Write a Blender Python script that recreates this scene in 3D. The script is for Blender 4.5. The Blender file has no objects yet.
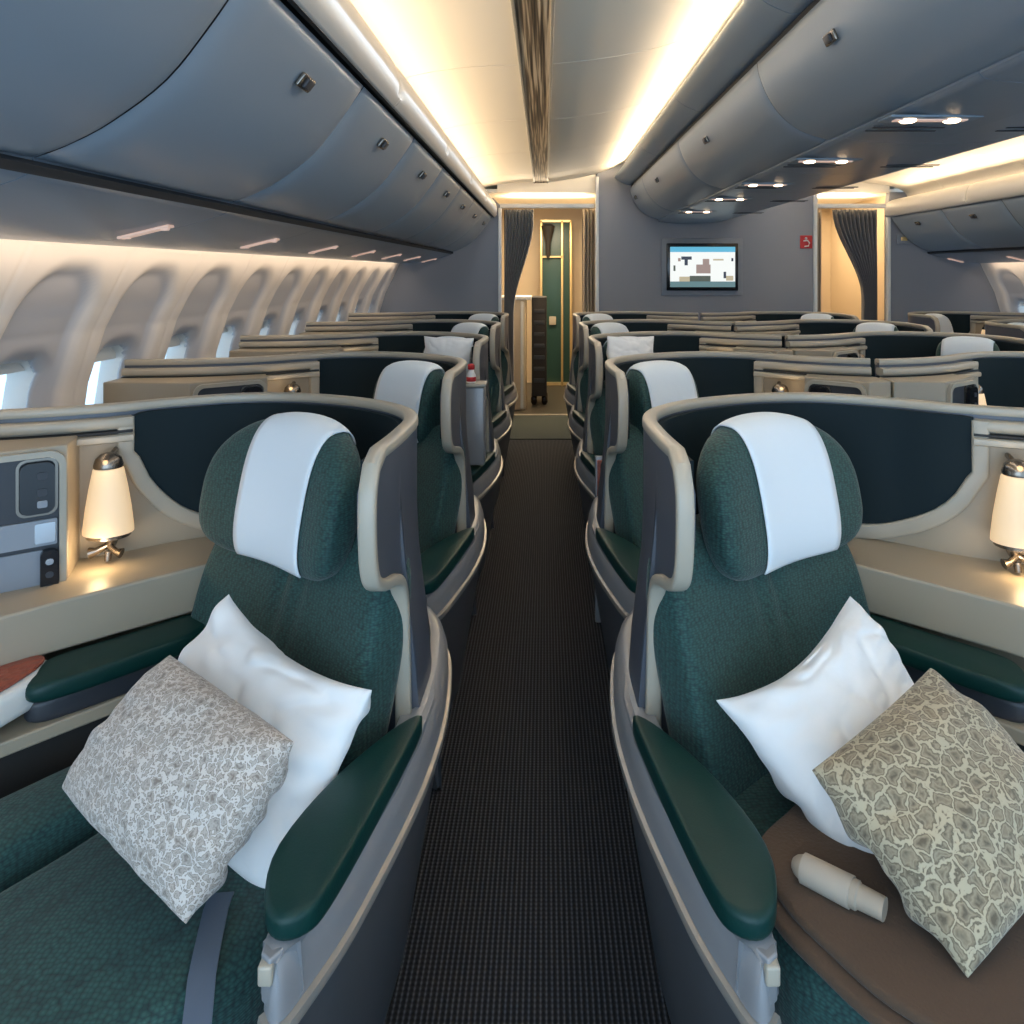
import bpy, bmesh, math, random
from mathutils import Vector, Matrix, noise as mnoise
random.seed(7)
S = bpy.context.scene
COL = S.collection

# ------------------------------------------------------------------ camera, world, exposure
EYE = 1.5            # eye height above the aisle floor
FPX = 760.0          # focal length in pixels of the 1024 frame
VX, VY = 545.0, 272.0
cam_d = bpy.data.cameras.new('camera')
cam = bpy.data.objects.new('camera', cam_d)
COL.objects.link(cam)
cam.location = (0, 0, EYE)
cam.rotation_euler = (math.pi / 2, 0, 0)
cam_d.sensor_width = 36
cam_d.lens = 36 * FPX / 1024
cam_d.shift_x = -(VX - 512) / 1024
cam_d.shift_y = -(512 - VY) / 1024
cam_d.clip_start = 0.02
S.camera = cam

w = bpy.data.worlds.new('sky')
S.world = w
w.use_nodes = True
bg = w.node_tree.nodes['Background']
bg.inputs['Color'].default_value = (0.50, 0.74, 1.0, 1)
bg.inputs['Strength'].default_value = 2.2

S.view_settings.view_transform = 'Standard'
S.view_settings.look = 'None'
S.view_settings.gamma = 1
S.view_settings.exposure = 0.0
S.view_settings.use_curve_mapping = False


def area(name, loc, rot, sx, sy, power, color):
    l = bpy.data.lights.new(name, 'AREA')
    l.shape = 'RECTANGLE'
    l.size, l.size_y, l.energy, l.color = sx, sy, power, color
    o = bpy.data.objects.new(name, l)
    o.location, o.rotation_euler = loc, rot
    COL.objects.link(o)
    return o


WARM = (1.0, 0.76, 0.50)
COOL = (0.50, 0.74, 1.0)
PI = math.pi
# cove strips above the bins (wash the ceiling), wall wash strips under the bins, galley lamps
rd = math.radians
area('cove_light', (-0.60, 3.2, 2.21), (PI, rd(70), 0), 0.04, 8.4, 35, WARM)
area('cove_light', (0.775, 3.2, 2.492), (PI, rd(-80), 0), 0.04, 8.4, 74, WARM)
area('cove_light', (2.125, 3.2, 2.492), (PI, rd(80), 0), 0.04, 8.4, 80, WARM)
area('cove_light', (3.50, 3.2, 2.21), (PI, rd(-70), 0), 0.04, 8.4, 44, WARM)
area('wall_wash_light', (-1.36, 3.2, 1.575), (0, rd(35), 0), 0.03, 8.4, 13, (1.0, 0.78, 0.56))
area('wall_wash_light', (4.26, 3.2, 1.575), (0, rd(-35), 0), 0.03, 8.4, 13, (1.0, 0.78, 0.56))
# added cool fill without fixtures: strips at bin edges, a panel behind the camera
area('cool_fill_strip', (-0.45, 3.2, 2.13), (0, rd(-35), 0), 0.03, 8.4, 9, COOL)
area('cool_fill_strip', (0.70, 3.2, 2.40), (0, rd(30), 0), 0.03, 8.4, 11, COOL)
area('cool_fill_strip', (2.20, 3.2, 2.40), (0, rd(-30), 0), 0.03, 8.4, 14, COOL)
area('rear_cool_fill', (-0.5, -1.3, 1.25), (rd(90), 0, rd(-12)), 2.6, 1.5, 34, (0.58, 0.78, 1.0))
area('galley_light', (0.05, 8.9, 2.27), (0, 0, 0), 0.7, 0.9, 42, (1.0, 0.82, 0.58))
area('galley_light', (0.03, 8.0, 2.19), (PI, 0, 0), 0.8, 0.2, 14, (1.0, 0.80, 0.55))
area('galley_light', (3.08, 8.0, 2.19), (PI, 0, 0), 0.6, 0.2, 12, (1.0, 0.80, 0.55))
area('galley_light', (3.0, 8.8, 2.27), (0, 0, 0), 0.6, 0.8, 20, (1.0, 0.82, 0.58))


# ------------------------------------------------------------------ materials
def mat(name, color, rough=0.5, metal=0.0, emit=None, es=0.0, spec=0.5, coat=0.0, sheen=0.0):
    m = bpy.data.materials.new(name)
    m.use_nodes = True
    b = m.node_tree.nodes['Principled BSDF']
    b.inputs['Base Color'].default_value = (*color, 1)
    b.inputs['Roughness'].default_value = rough
    b.inputs['Metallic'].default_value = metal
    b.inputs['Specular IOR Level'].default_value = spec
    b.inputs['Coat Weight'].default_value = coat
    b.inputs['Sheen Weight'].default_value = sheen
    if emit:
        b.inputs['Emission Color'].default_value = (*emit, 1)
        b.inputs['Emission Strength'].default_value = es
    return m


def nodes(m):
    return m.node_tree.nodes, m.node_tree.links, m.node_tree.nodes['Principled BSDF']


def add_bump(m, scale, strength, dist, detail=3, kind='noise', stretch=(1, 1, 1)):
    N, K, b = nodes(m)
    tc = N.new('ShaderNodeTexCoord')
    mp = N.new('ShaderNodeMapping')
    mp.inputs['Scale'].default_value = stretch
    K.new(tc.outputs['Object'], mp.inputs[0])
    if kind == 'noise':
        t = N.new('ShaderNodeTexNoise')
        t.inputs['Detail'].default_value = detail
        out = 'Fac'
    else:
        t = N.new('ShaderNodeTexVoronoi')
        out = 'Distance'
    t.inputs['Scale'].default_value = scale
    K.new(mp.outputs[0], t.inputs['Vector'])
    bp = N.new('ShaderNodeBump')
    bp.inputs['Strength'].default_value = strength
    bp.inputs['Distance'].default_value = dist
    K.new(t.outputs[out], bp.inputs['Height'])
    K.new(bp.outputs[0], b.inputs['Normal'])
    return t, out, tc


def ramp(m, src, stops, target='Base Color'):
    N, K, b = nodes(m)
    r = N.new('ShaderNodeValToRGB')
    e = r.color_ramp.elements
    e[0].position, e[0].color = stops[0][0], (*stops[0][1], 1)
    e[1].position, e[1].color = stops[-1][0], (*stops[-1][1], 1)
    for p, c in stops[1:-1]:
        x = e.new(p)
        x.color = (*c, 1)
    K.new(src, r.inputs['Fac'])
    K.new(r.outputs['Color'], b.inputs[target])
    return r


M = {}
M['shell'] = mat('slate_grey_satin_plastic', (0.075, 0.084, 0.104), 0.36)
add_bump(M['shell'], 400, 0.08, 0.001)
M['rim'] = mat('champagne_beige_plastic', (0.38, 0.34, 0.27), 0.36)
M['cream'] = mat('cream_console_plastic', (0.335, 0.285, 0.21), 0.42)
M['panel'] = mat('dark_green_padded_panel', (0.005, 0.014, 0.018), 0.75, spec=0.25)
add_bump(M['panel'], 500, 0.25, 0.001)
M['leather'] = mat('dark_green_leather', (0.003, 0.030, 0.026), 0.42, spec=0.28)
add_bump(M['leather'], 260, 0.15, 0.0008, kind='v')
M['slate'] = mat('dark_slate_plastic', (0.030, 0.033, 0.040), 0.45)
M['console'] = mat('grey_side_console_plastic', (0.27, 0.275, 0.285), 0.33, 0.2)
M['trimgrey'] = mat('warm_grey_edge_trim', (0.36, 0.33, 0.29), 0.3, 0.4)
M['kick'] = mat('dark_grey_kick_panel', (0.075, 0.08, 0.088), 0.4)
M['dark'] = mat('black_brown_plastic', (0.018, 0.016, 0.014), 0.6)
M['bronze'] = mat('warm_glint_bronze', (0.62, 0.40, 0.22), 0.3, 0.9)  # colour stands in for warm light on the seat corners
M['black'] = mat('glossy_black_plastic', (0.008, 0.008, 0.010), 0.2)
M['grey_btn'] = mat('grey_button_plastic', (0.25, 0.27, 0.30), 0.4)
M['silver'] = mat('silver_metal', (0.6, 0.62, 0.65), 0.25, 0.9)
M['pewter'] = mat('dark_pewter_metal', (0.22, 0.19, 0.16), 0.25, 0.9)
M['bin'] = mat('overhead_bin_plastic', (0.20, 0.250, 0.300), 0.38)  # whitish plastic, its bluish shade is put into the colour
M['psu'] = mat('bin_underside_plastic', (0.17, 0.215, 0.265), 0.30)  # shade under the bins is put into this colour
M['hood'] = mat('bin_hood_plastic', (0.50, 0.48, 0.44), 0.42)
M['ceiling'] = mat('ceiling_panel_plastic', (0.86, 0.79, 0.66), 0.5)
M['wall'] = mat('cabin_wall_plastic', (0.72, 0.66, 0.60), 0.48)
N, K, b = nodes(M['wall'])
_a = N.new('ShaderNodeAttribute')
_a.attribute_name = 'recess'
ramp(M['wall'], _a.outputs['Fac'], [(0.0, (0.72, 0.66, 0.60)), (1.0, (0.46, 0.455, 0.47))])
M['bulk'] = mat('bulkhead_laminate', (0.235, 0.245, 0.275), 0.55)
add_bump(M['bulk'], 300, 0.1, 0.001)
M['white'] = mat('white_trim_plastic', (0.75, 0.74, 0.70), 0.4)
M['galley'] = mat('galley_cream_laminate', (0.62, 0.50, 0.34), 0.4)
M['galley_green'] = mat('galley_green_panel', (0.02, 0.06, 0.05), 0.35)
M['gold'] = mat('gold_door_trim', (0.75, 0.55, 0.25), 0.35, 0.7)
M['curtain'] = mat('grey_curtain_fabric', (0.10, 0.105, 0.115), 0.9, sheen=0.3)
M['beige_curtain'] = mat('beige_curtain_fabric', (0.48, 0.40, 0.30), 0.9)
M['belt'] = mat('blue_grey_seat_belt', (0.075, 0.10, 0.14), 0.45)
M['tan'] = mat('tan_belt_fabric', (0.36, 0.30, 0.23), 0.8)
M['sleeve'] = mat('pale_tan_sleeve_fabric', (0.40, 0.34, 0.27), 0.8)
M['red'] = mat('red_sign', (0.45, 0.02, 0.02), 0.5)
M['tvframe'] = mat('tv_surround', (0.22, 0.24, 0.27), 0.4)
M['lamp'] = mat('lit_frosted_shade', (0.50, 0.42, 0.30), 0.5, emit=(1.0, 0.66, 0.34), es=0.58)
M['bulb'] = mat('reading_lamp_glow', (1, 0.8, 0.6), 0.5, emit=(1.0, 0.72, 0.45), es=9)
M['bulbdim'] = mat('reading_lamp_lens', (0.5, 0.42, 0.36), 0.35, emit=(1.0, 0.62, 0.48), es=0.42)
M['seam'] = mat('dark_seam_gap', (0.02, 0.022, 0.025), 0.7)
M['screenw'] = mat('lit_screen_white', (0.02, 0.02, 0.02), 0.2, emit=(0.95, 0.97, 0.93), es=0.95)
M['screenb'] = mat('lit_screen_blue', (0.02, 0.02, 0.02), 0.2, emit=(0.12, 0.55, 0.80), es=0.8)
M['screent'] = mat('lit_screen_teal', (0.02, 0.02, 0.02), 0.2, emit=(0.13, 0.24, 0.25), es=0.8)
M['screenp'] = mat('lit_screen_brown', (0.02, 0.02, 0.02), 0.2, emit=(0.40, 0.28, 0.23), es=0.8)
M['screeng'] = mat('lit_screen_green', (0.02, 0.02, 0.02), 0.2, emit=(0.08, 0.09, 0.05), es=0.8)
M['screend'] = mat('lit_screen_dark', (0.02, 0.02, 0.02), 0.2, emit=(0.03, 0.03, 0.05), es=0.8)
M['screeny'] = mat('lit_screen_sand', (0.02, 0.02, 0.02), 0.2, emit=(0.62, 0.52, 0.33), es=0.8)

# woven green upholstery
m = mat('green_woven_upholstery', (0.01, 0.07, 0.05), 0.75, sheen=0.15)
N, K, b = nodes(m)
tc = N.new('ShaderNodeTexCoord')
v1 = N.new('ShaderNodeTexVoronoi')
v1.inputs['Scale'].default_value = 150
mp = N.new('ShaderNodeMapping')
mp.inputs['Scale'].default_value = (0.8, 0.8, 1.5)
K.new(tc.outputs['Object'], mp.inputs[0])
K.new(mp.outputs[0], v1.inputs['Vector'])
v1.inputs['Randomness'].default_value = 0.55
r = ramp(m, v1.outputs['Distance'], [(0.1, (0.018, 0.082, 0.068)), (0.55, (0.006, 0.041, 0.038)), (0.9, (0.002, 0.012, 0.013))])
bp = N.new('ShaderNodeBump')
bp.inputs['Strength'].default_value = 0.55
bp.inputs['Distance'].default_value = 0.002
bp.invert = True
K.new(v1.outputs['Distance'], bp.inputs['Height'])
K.new(bp.outputs[0], b.inputs['Normal'])
M['fabric'] = m

# ribbed aisle carpet: long ribs crossed by short dashes
m = mat('ribbed_aisle_carpet', (0.02, 0.02, 0.02), 0.85, spec=0.35)
N, K, b = nodes(m)
tc = N.new('ShaderNodeTexCoord')
sx = N.new('ShaderNodeSeparateXYZ')
K.new(tc.outputs['Object'], sx.inputs[0])


def mathn(op, a, bb=None, N=None, K=None):
    n = N.new('ShaderNodeMath')
    n.operation = op
    for i, q in enumerate((a, bb)):
        if q is None:
            continue
        if isinstance(q, (int, float)):
            n.inputs[i].default_value = q
        else:
            K.new(q, n.inputs[i])
    return n.outputs[0]


rx = mathn('SINE', mathn('MULTIPLY', sx.outputs['X'], 2 * PI / 0.0120, N, K), None, N, K)
ry = mathn('SINE', mathn('MULTIPLY', sx.outputs['Y'], 2 * PI / 0.0125, N, K), None, N, K)
h1 = mathn('ADD', rx, mathn('MULTIPLY', ry, 0.28, N, K), N, K)
h2 = mathn('ADD', mathn('MULTIPLY', h1, 0.33, N, K), 0.5, N, K)
nz = N.new('ShaderNodeTexNoise')
nz.inputs['Scale'].default_value = 5
K.new(tc.outputs['Object'], nz.inputs['Vector'])
ramp(m, h2, [(0.25, (0.004, 0.004, 0.005)), (0.62, (0.016, 0.017, 0.019)), (0.95, (0.082, 0.088, 0.102))])
bp = N.new('ShaderNodeBump')
bp.inputs['Strength'].default_value = 0.9
bp.inputs['Distance'].default_value = 0.004
K.new(h2, bp.inputs['Height'])
K.new(bp.outputs[0], b.inputs['Normal'])
M['carpet'] = m
M['carpet_green'] = mat('plain_grey_green_carpet', (0.045, 0.055, 0.045), 0.9)
add_bump(M['carpet_green'], 300, 0.4, 0.002)
M['galley_floor'] = mat('dark_galley_floor', (0.05, 0.045, 0.035), 0.4)

# linen
M['linen'] = mat('white_linen', (0.80, 0.80, 0.79), 0.85, sheen=0.2)
add_bump(M['linen'], 9, 0.35, 0.02, detail=4)
M['cover'] = mat('white_headrest_cloth', (0.70, 0.75, 0.78), 0.8, sheen=0.2)
add_bump(M['cover'], 14, 0.12, 0.01)


def leopard(name, base, spot, mid, scale, lo, hi, warp=0.035, na=0.30):
    m = mat(name, base, 0.9, sheen=0.2)
    N, K, b = nodes(m)
    tc = N.new('ShaderNodeTexCoord')
    n0 = N.new('ShaderNodeTexNoise')
    n0.inputs['Scale'].default_value = scale * 1.3
    K.new(tc.outputs['Object'], n0.inputs['Vector'])
    mx = N.new('ShaderNodeVectorMath')
    mx.operation = 'MULTIPLY_ADD'
    mx.inputs[1].default_value = (warp, warp, warp)
    K.new(n0.outputs['Color'], mx.inputs[0])
    K.new(tc.outputs['Object'], mx.inputs[2])
    v = N.new('ShaderNodeTexVoronoi')
    v.feature = 'DISTANCE_TO_EDGE'
    v.inputs['Scale'].default_value = scale
    K.new(mx.outputs[0], v.inputs['Vector'])
    n1 = N.new('ShaderNodeTexNoise')
    n1.inputs['Scale'].default_value = scale * 4
    n1.inputs['Detail'].default_value = 4
    K.new(tc.outputs['Object'], n1.inputs['Vector'])
    s = mathn('ADD', v.outputs['Distance'], mathn('MULTIPLY', n1.outputs['Fac'], na, N, K), N, K)
    ramp(m, s, [(lo, base), (lo + 0.05, spot), (hi, mid), (hi + 0.22, spot)])
    return m


M['leo'] = leopard('leopard_print_cushion_fabric', (0.43, 0.37, 0.25), (0.12, 0.095, 0.060), (0.30, 0.25, 0.165), 44, 0.14, 0.30, 0.020, 0.18)
M['scroll'] = leopard('grey_scroll_print_cushion_fabric', (0.56, 0.51, 0.46), (0.20, 0.165, 0.135), (0.42, 0.37, 0.32), 62, 0.19, 0.33, 0.026, 0.26)
M['blanket'] = mat('brown_fleece_blanket', (0.080, 0.048, 0.028), 0.95, sheen=0.1)
add_bump(M['blanket'], 160, 0.5, 0.003)
M['redweave'] = mat('rust_red_woven_leather', (0.30, 0.07, 0.04), 0.45)
add_bump(M['redweave'], 60, 0.8, 0.004, kind='v')

# thin window glass: mostly clear with a weak gloss
m = bpy.data.materials.new('thin_window_glass')
m.use_nodes = True
N, K = m.node_tree.nodes, m.node_tree.links
N.clear()
o_ = N.new('ShaderNodeOutputMaterial')
t_ = N.new('ShaderNodeBsdfTransparent')
g_ = N.new('ShaderNodeBsdfGlossy')
g_.inputs['Roughness'].default_value = 0.05
x_ = N.new('ShaderNodeMixShader')
x_.inputs[0].default_value = 0.06
K.new(t_.outputs[0], x_.inputs[1])
K.new(g_.outputs[0], x_.inputs[2])
K.new(x_.outputs[0], o_.inputs[0])
M['glass'] = m

# striped brown ceiling vent
m = mat('striped_air_grille', (0.2, 0.15, 0.1), 0.5)
N, K, b = nodes(m)
tc = N.new('ShaderNodeTexCoord')
nz = N.new('ShaderNodeTexNoise')
mp = N.new('ShaderNodeMapping')
mp.inputs['Scale'].default_value = (1, 0.012, 1)
K.new(tc.outputs['Object'], mp.inputs[0])
K.new(mp.outputs[0], nz.inputs['Vector'])
nz.inputs['Scale'].default_value = 110
nz.inputs['Detail'].default_value = 2
ramp(m, nz.outputs['Fac'], [(0.38, (0.03, 0.02, 0.012)), (0.50, (0.20, 0.14, 0.08)), (0.62, (0.62, 0.50, 0.34))])
M['grille'] = m


# ------------------------------------------------------------------ geometry helpers
def mesh_obj(name, verts, faces, m, parent=None, smooth=True, mats=None, fm=None):
    me = bpy.data.meshes.new(name)
    me.from_pydata([tuple(v) for v in verts], [], faces)
    me.validate()
    bm = bmesh.new()
    bm.from_mesh(me)
    bmesh.ops.recalc_face_normals(bm, faces=bm.faces)
    bm.to_mesh(me)
    bm.free()
    if mats:
        for q in mats:
            me.materials.append(q)
        if fm and len(fm) == len(me.polygons):
            me.polygons.foreach_set('material_index', fm)
    else:
        me.materials.append(m)
    if smooth:
        me.polygons.foreach_set('use_smooth', [True] * len(me.polygons))
        try:
            me.set_sharp_from_angle(angle=math.radians(38))
        except Exception:
            pass
    o = bpy.data.objects.new(name, me)
    COL.objects.link(o)
    if parent:
        o.parent = parent
    return o


class G:
    """collects simple shapes into one mesh"""
    def __init__(self):
        self.v, self.f = [], []

    def add(self, vs, fs):
        k = len(self.v)
        self.v += [tuple(v) for v in vs]
        self.f += [tuple(i + k for i in f) for f in fs]
        return self

    def grid(self, rows, closed_u=False, closed_v=False, cap0=False, cap1=False):
        """rows: list of equal-length point lists"""
        n, mm = len(rows), len(rows[0])
        fs = []
        for i in range(n if closed_u else n - 1):
            for j in range(mm if closed_v else mm - 1):
                a, b_ = i, (i + 1) % n
                c, d = j, (j + 1) % mm
                fs.append((a * mm + c, a * mm + d, b_ * mm + d, b_ * mm + c))
        if cap0:
            fs.append(tuple(range(mm)))
        if cap1:
            fs.append(tuple((n - 1) * mm + j for j in range(mm)))
        return self.add([p for r_ in rows for p in r_], fs)

    def box(self, c, h, R=None, bev=0.0):
        """centre c, half sizes h, optional 3x3 rotation, bevel"""
        bm = bmesh.new()
        bmesh.ops.create_cube(bm, size=2)
        for v in bm.verts:
            v.co = Vector((v.co.x * h[0], v.co.y * h[1], v.co.z * h[2]))
        if bev > 0:
            bmesh.ops.bevel(bm, geom=bm.edges[:], offset=bev, segments=3, profile=0.5, affect='EDGES')
        bm.verts.index_update()
        vs = [(R @ v.co if R else v.co.copy()) + Vector(c) for v in bm.verts]
        fs = [tuple(v.index for v in f.verts) for f in bm.faces]
        bm.free()
        return self.add(vs, fs)

    def tube(self, pts, rad, n=10):
        pts = [Vector(p) for p in pts]
        rs = rad if isinstance(rad, (list, tuple)) else [rad] * len(pts)
        rows = []
        up = Vector((0, 0, 1))
        for i, p in enumerate(pts):
            t = (pts[min(i + 1, len(pts) - 1)] - pts[max(i - 1, 0)]).normalized()
            a = t.cross(up if abs(t.z) < 0.95 else Vector((1, 0, 0))).normalized()
            b_ = t.cross(a)
            rows.append([p + rs[i] * (math.cos(k * 2 * PI / n) * a + math.sin(k * 2 * PI / n) * b_) for k in range(n)])
        return self.grid(rows, closed_v=True, cap0=True, cap1=True)

    def lathe(self, c, prof, n=20, axis=None, flat=1.0):
        rows = []
        for r_, z in prof:
            rows.append([Vector(c) + Vector((r_ * math.cos(k * 2 * PI / n), flat * r_ * math.sin(k * 2 * PI / n), z)) for k in range(n)])
        return self.grid(rows, closed_v=True, cap0=True, cap1=True)

    def build(self, name, m, parent=None, smooth=True):
        return mesh_obj(name, self.v, self.f, m, parent, smooth)


def catmull(pts, n=6, closed=False):
    P = [Vector(p) for p in pts]
    out = []
    L = len(P)
    for i in range(L if closed else L - 1):
        p1, p2 = P[i], P[(i + 1) % L]
        p0 = P[i - 1] if (closed or i > 0) else p1 * 2 - p2
        p3 = P[(i + 2) % L] if (closed or i + 2 < L) else p2 * 2 - p1
        for k in range(n):
            t = k / n
            out.append(0.5 * ((2 * p1) + (p2 - p0) * t + (2 * p0 - 5 * p1 + 4 * p2 - p3) * t * t + (3 * p1 - p0 - 3 * p2 + p3) * t ** 3))
    if not closed:
        out.append(P[-1])
    return out


def sg(x, e):
    return math.copysign(abs(x) ** e, x)


def tag(o, label, cat, group=None, kind=None):
    if label:
        o['label'] = label
    if cat:
        o['category'] = cat
    if group:
        o['group'] = group
    if kind:
        o['kind'] = kind
    return o


def struct(o):
    o['kind'] = 'structure'
    return o


def empty(name, loc):
    o = bpy.data.objects.new(name, None)
    o.empty_display_size = 0.1
    o.location = loc
    COL.objects.link(o)
    return o


def copy_tree(o, parent=None, keep=True):
    c = o.copy()
    COL.objects.link(c)
    if parent:
        c.parent = parent
    for ch in [x for x in KIDS.get(o, [])]:
        pass
    for ch in list(o.children):
        copy_tree(ch, c)
    return c


KIDS = {}


def sstep(a, b_, x):
    t = max(0.0, min(1.0, (x - a) / (b_ - a)))
    return t * t * (3 - 2 * t)


# ------------------------------------------------------------------ the cabin shell
Y0, Y1 = -1.2, 7.6
CX = 1.45                       # centre line of the cabin


def extrude_y(name, prof, ys, m, mirror=False, thick=0.02, parent=None, inset=0.0):
    """prof: list of (x,z); a solid strip of that profile along Y with thickness away from the viewer"""
    pr = [Vector((p[0], p[1])) for p in prof]
    nrm = []
    for i in range(len(pr)):
        t = (pr[min(i + 1, len(pr) - 1)] - pr[max(i - 1, 0)]).normalized()
        nrm.append(Vector((-t.y, t.x)))
    f = (lambda x: 2 * CX - x) if mirror else (lambda x: x)
    g = G()
    rows = []
    for y in ys:
        front = [(f(p.x), y, p.y) for p in pr]
        back = [(f(p.x + n.x * thick), y, p.y + n.y * thick) for p, n in zip(pr, nrm)]
        rows.append(front + back[::-1])
    g.grid(rows, closed_v=True, cap0=True, cap1=True)
    return g.build(name, m, parent)


# floor
g = G()
g.box((CX, 3.2, -0.03), (3.5, 4.0, 0.03))
struct(g.build('floor', M['carpet'], smooth=False))
g = G()
g.box((-0.035, 7.35, 0.004), (0.55, 0.55, 0.004))
tag(g.build('floor_mat', M['carpet_green'], smooth=False), 'plain grey green carpet strip across the left aisle end before the doorway', 'mat')
g = G()
g.box((CX, 9.6, -0.03), (3.5, 2.2, 0.031))
struct(g.build('floor_galley', M['galley_floor'], smooth=False))
g = G()
g.box((-0.035, 7.92, 0.008), (0.5, 0.03, 0.008), bev=0.003)
struct(g.build('trim_1', M['rim'], smooth=False))

# side walls with arched recesses and window openings
WZ = [(0.0, -1.60), (0.4, -1.69), (0.8, -1.715), (1.1, -1.675), (1.3, -1.615), (1.45, -1.54), (1.53, -1.50), (1.62, -1.46)]
WV = [2.42 + 0.54 * k for k in range(-6, 10)]


def wall_x(z):
    for (z0, x0), (z1, x1) in zip(WZ, WZ[1:]):
        if z <= z1:
            return x0 + (x1 - x0) * (z - z0) / (z1 - z0)
    return WZ[-1][1]


def arch_d(y, z):
    """signed distance to the arched recess outline (negative inside)"""
    c = min(WV, key=lambda q: abs(q - y))
    dx, ztop, zb, r_ = abs(y - c), 1.535, 0.72, 0.16
    hw = 0.19 + 0.02 * (1.5 - z)
    cz = (ztop + zb) / 2
    qx, qz = dx - hw + r_, abs(z - cz) - (ztop - zb) / 2 + r_
    return math.hypot(max(qx, 0), max(qz, 0)) + min(max(qx, qz), 0) - r_


def win_d(y, z):
    c = min(WV, key=lambda q: abs(q - y))
    dx, r_ = abs(y - c), 0.09
    qx, qz = dx - 0.125 + r_, abs(z - 1.035) - 0.185 + r_
    return math.hypot(max(qx, 0), max(qz, 0)) + min(max(qx, qz), 0) - r_


def build_wall(name, mirror):
    dy = 0.0125
    ny = int((Y1 + 0.3 - Y0) / dy)
    zs = [0, 0.3, 0.6, 0.68] + [0.70 + 0.0125 * i for i in range(70)] + [1.58, 1.62]
    vs, fs, ar = [], [], []
    f = (lambda x: 2 * CX - x) if mirror else (lambda x: x)
    for i in range(ny + 1):
        y = Y0 + i * dy
        for z in zs:
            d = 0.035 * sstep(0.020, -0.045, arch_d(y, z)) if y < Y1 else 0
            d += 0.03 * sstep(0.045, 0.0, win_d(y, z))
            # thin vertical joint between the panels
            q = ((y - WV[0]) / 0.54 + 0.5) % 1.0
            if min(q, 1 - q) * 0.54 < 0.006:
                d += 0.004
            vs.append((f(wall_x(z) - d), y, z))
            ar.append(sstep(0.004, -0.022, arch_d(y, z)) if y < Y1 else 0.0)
    nz_ = len(zs)
    for i in range(ny):
        for j in range(nz_ - 1):
            y, z = Y0 + (i + .5) * dy, (zs[j] + zs[j + 1]) / 2
            if win_d(y, z) < 0.008:
                continue
            fs.append((i * nz_ + j, i * nz_ + j + 1, (i + 1) * nz_ + j + 1, (i + 1) * nz_ + j))
    me = bpy.data.meshes.new(name)
    me.from_pydata(vs, [], fs)
    me.materials.append(M['wall'])
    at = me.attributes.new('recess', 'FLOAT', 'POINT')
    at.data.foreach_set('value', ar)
    me.polygons.foreach_set('use_smooth', [True] * len(me.polygons))
    o = bpy.data.objects.new(name, me)
    COL.objects.link(o)
    md = o.modifiers.new('thickness', 'SOLIDIFY')
    md.thickness = 0.02
    md.offset = -1 if not mirror else 1
    return struct(o)


build_wall('wall_left', False)
build_wall('wall_right', True)


def rrect(cx, cz, hw, hh, r_, n=6):
    pts = []
    for (sx_, sz_, a0) in ((1, 1, 0), (-1, 1, 90), (-1, -1, 180), (1, -1, 270)):
        for k in range(n + 1):
            a = math.radians(a0 + 90 * k / n)
            pts.append((cx + sx_ * (hw - r_) + r_ * math.cos(a), cz + sz_ * (hh - r_) + r_ * math.sin(a)))
    return pts


def make_window(idx, yc, mirror):
    f = (lambda x: 2 * CX - x) if mirror else (lambda x: x)
    root = empty('window_%d' % idx, (f(-1.69), yc, 1.035))
    struct(root)
    L = lambda x, y, z: (f(x) - f(-1.69), y - yc, z - 1.035)
    rings = []
    for hw, hh, r_, dx in ((0.154, 0.214, 0.11, -0.004), (0.146, 0.206, 0.105, 0.010), (0.128, 0.188, 0.092, 0.010), (0.112, 0.172, 0.08, -0.05), (0.108, 0.168, 0.078, -0.07)):
        rings.append([L(wall_x(z) - 0.058 + dx, y, z) for y, z in rrect(yc, 1.035, hw, hh, r_)])
    g = G()
    g.grid(rings, closed_v=True)
    g.build('window_frame', M['white'], root)
    g = G()
    pts = rrect(yc, 1.035, 0.114, 0.174, 0.08)
    g.add([L(wall_x(z) - 0.118, y, z) for y, z in pts], [tuple(range(len(pts)))])
    g.build('pane', M['glass'], root, smooth=False)
    # shade pulled down a little
    top = 1.035 + 0.172
    g = G()
    dz = 0.055 if idx % 3 else 0.035
    g.box(L(wall_x(top - dz / 2) - 0.085, yc, top - dz / 2), (0.003, 0.11, dz / 2))
    g.build('shade', M['white'], root, smooth=False)
    return root


n = 0
for yc in WV:
    if yc > 0.9:
        n += 1
        make_window(n, yc, False)
for yc in WV:
    if yc > 4.5:
        n += 1
        make_window(n, yc, True)

# ceilings
CP = [(-0.74, 2.20), (-0.70, 2.29), (-0.58, 2.35), (-0.35, 2.388), (-0.1, 2.40), (0.12, 2.412), (0.38, 2.45), (0.60, 2.51), (0.80, 2.60), (0.93, 2.62)]
seams = [Y0, -0.5, 0.8, 2.1, 3.3, 4.5, 5.7, 6.9, Y1]
k = 0
for (a, b_) in zip(seams, seams[1:]):
    for mir in (False, True):
        k += 1
        struct(extrude_y('ceiling' if k == 1 else 'ceiling_%d' % k, [(p[0], p[1]) for p in catmull(CP, 4)], [a + 0.004, a + 0.008, b_ - 0.008, b_ - 0.004], M['ceiling'], mir, 0.02))
for mir in (False, True):
    struct(extrude_y('ceiling_crown' if not mir else 'ceiling_crown_far', [(-0.75, 2.42), (0.0, 2.48), (0.8, 2.65), (1.45, 2.67)], [Y0, 11.0], M['ceiling'], mir, 0.02))

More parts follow.
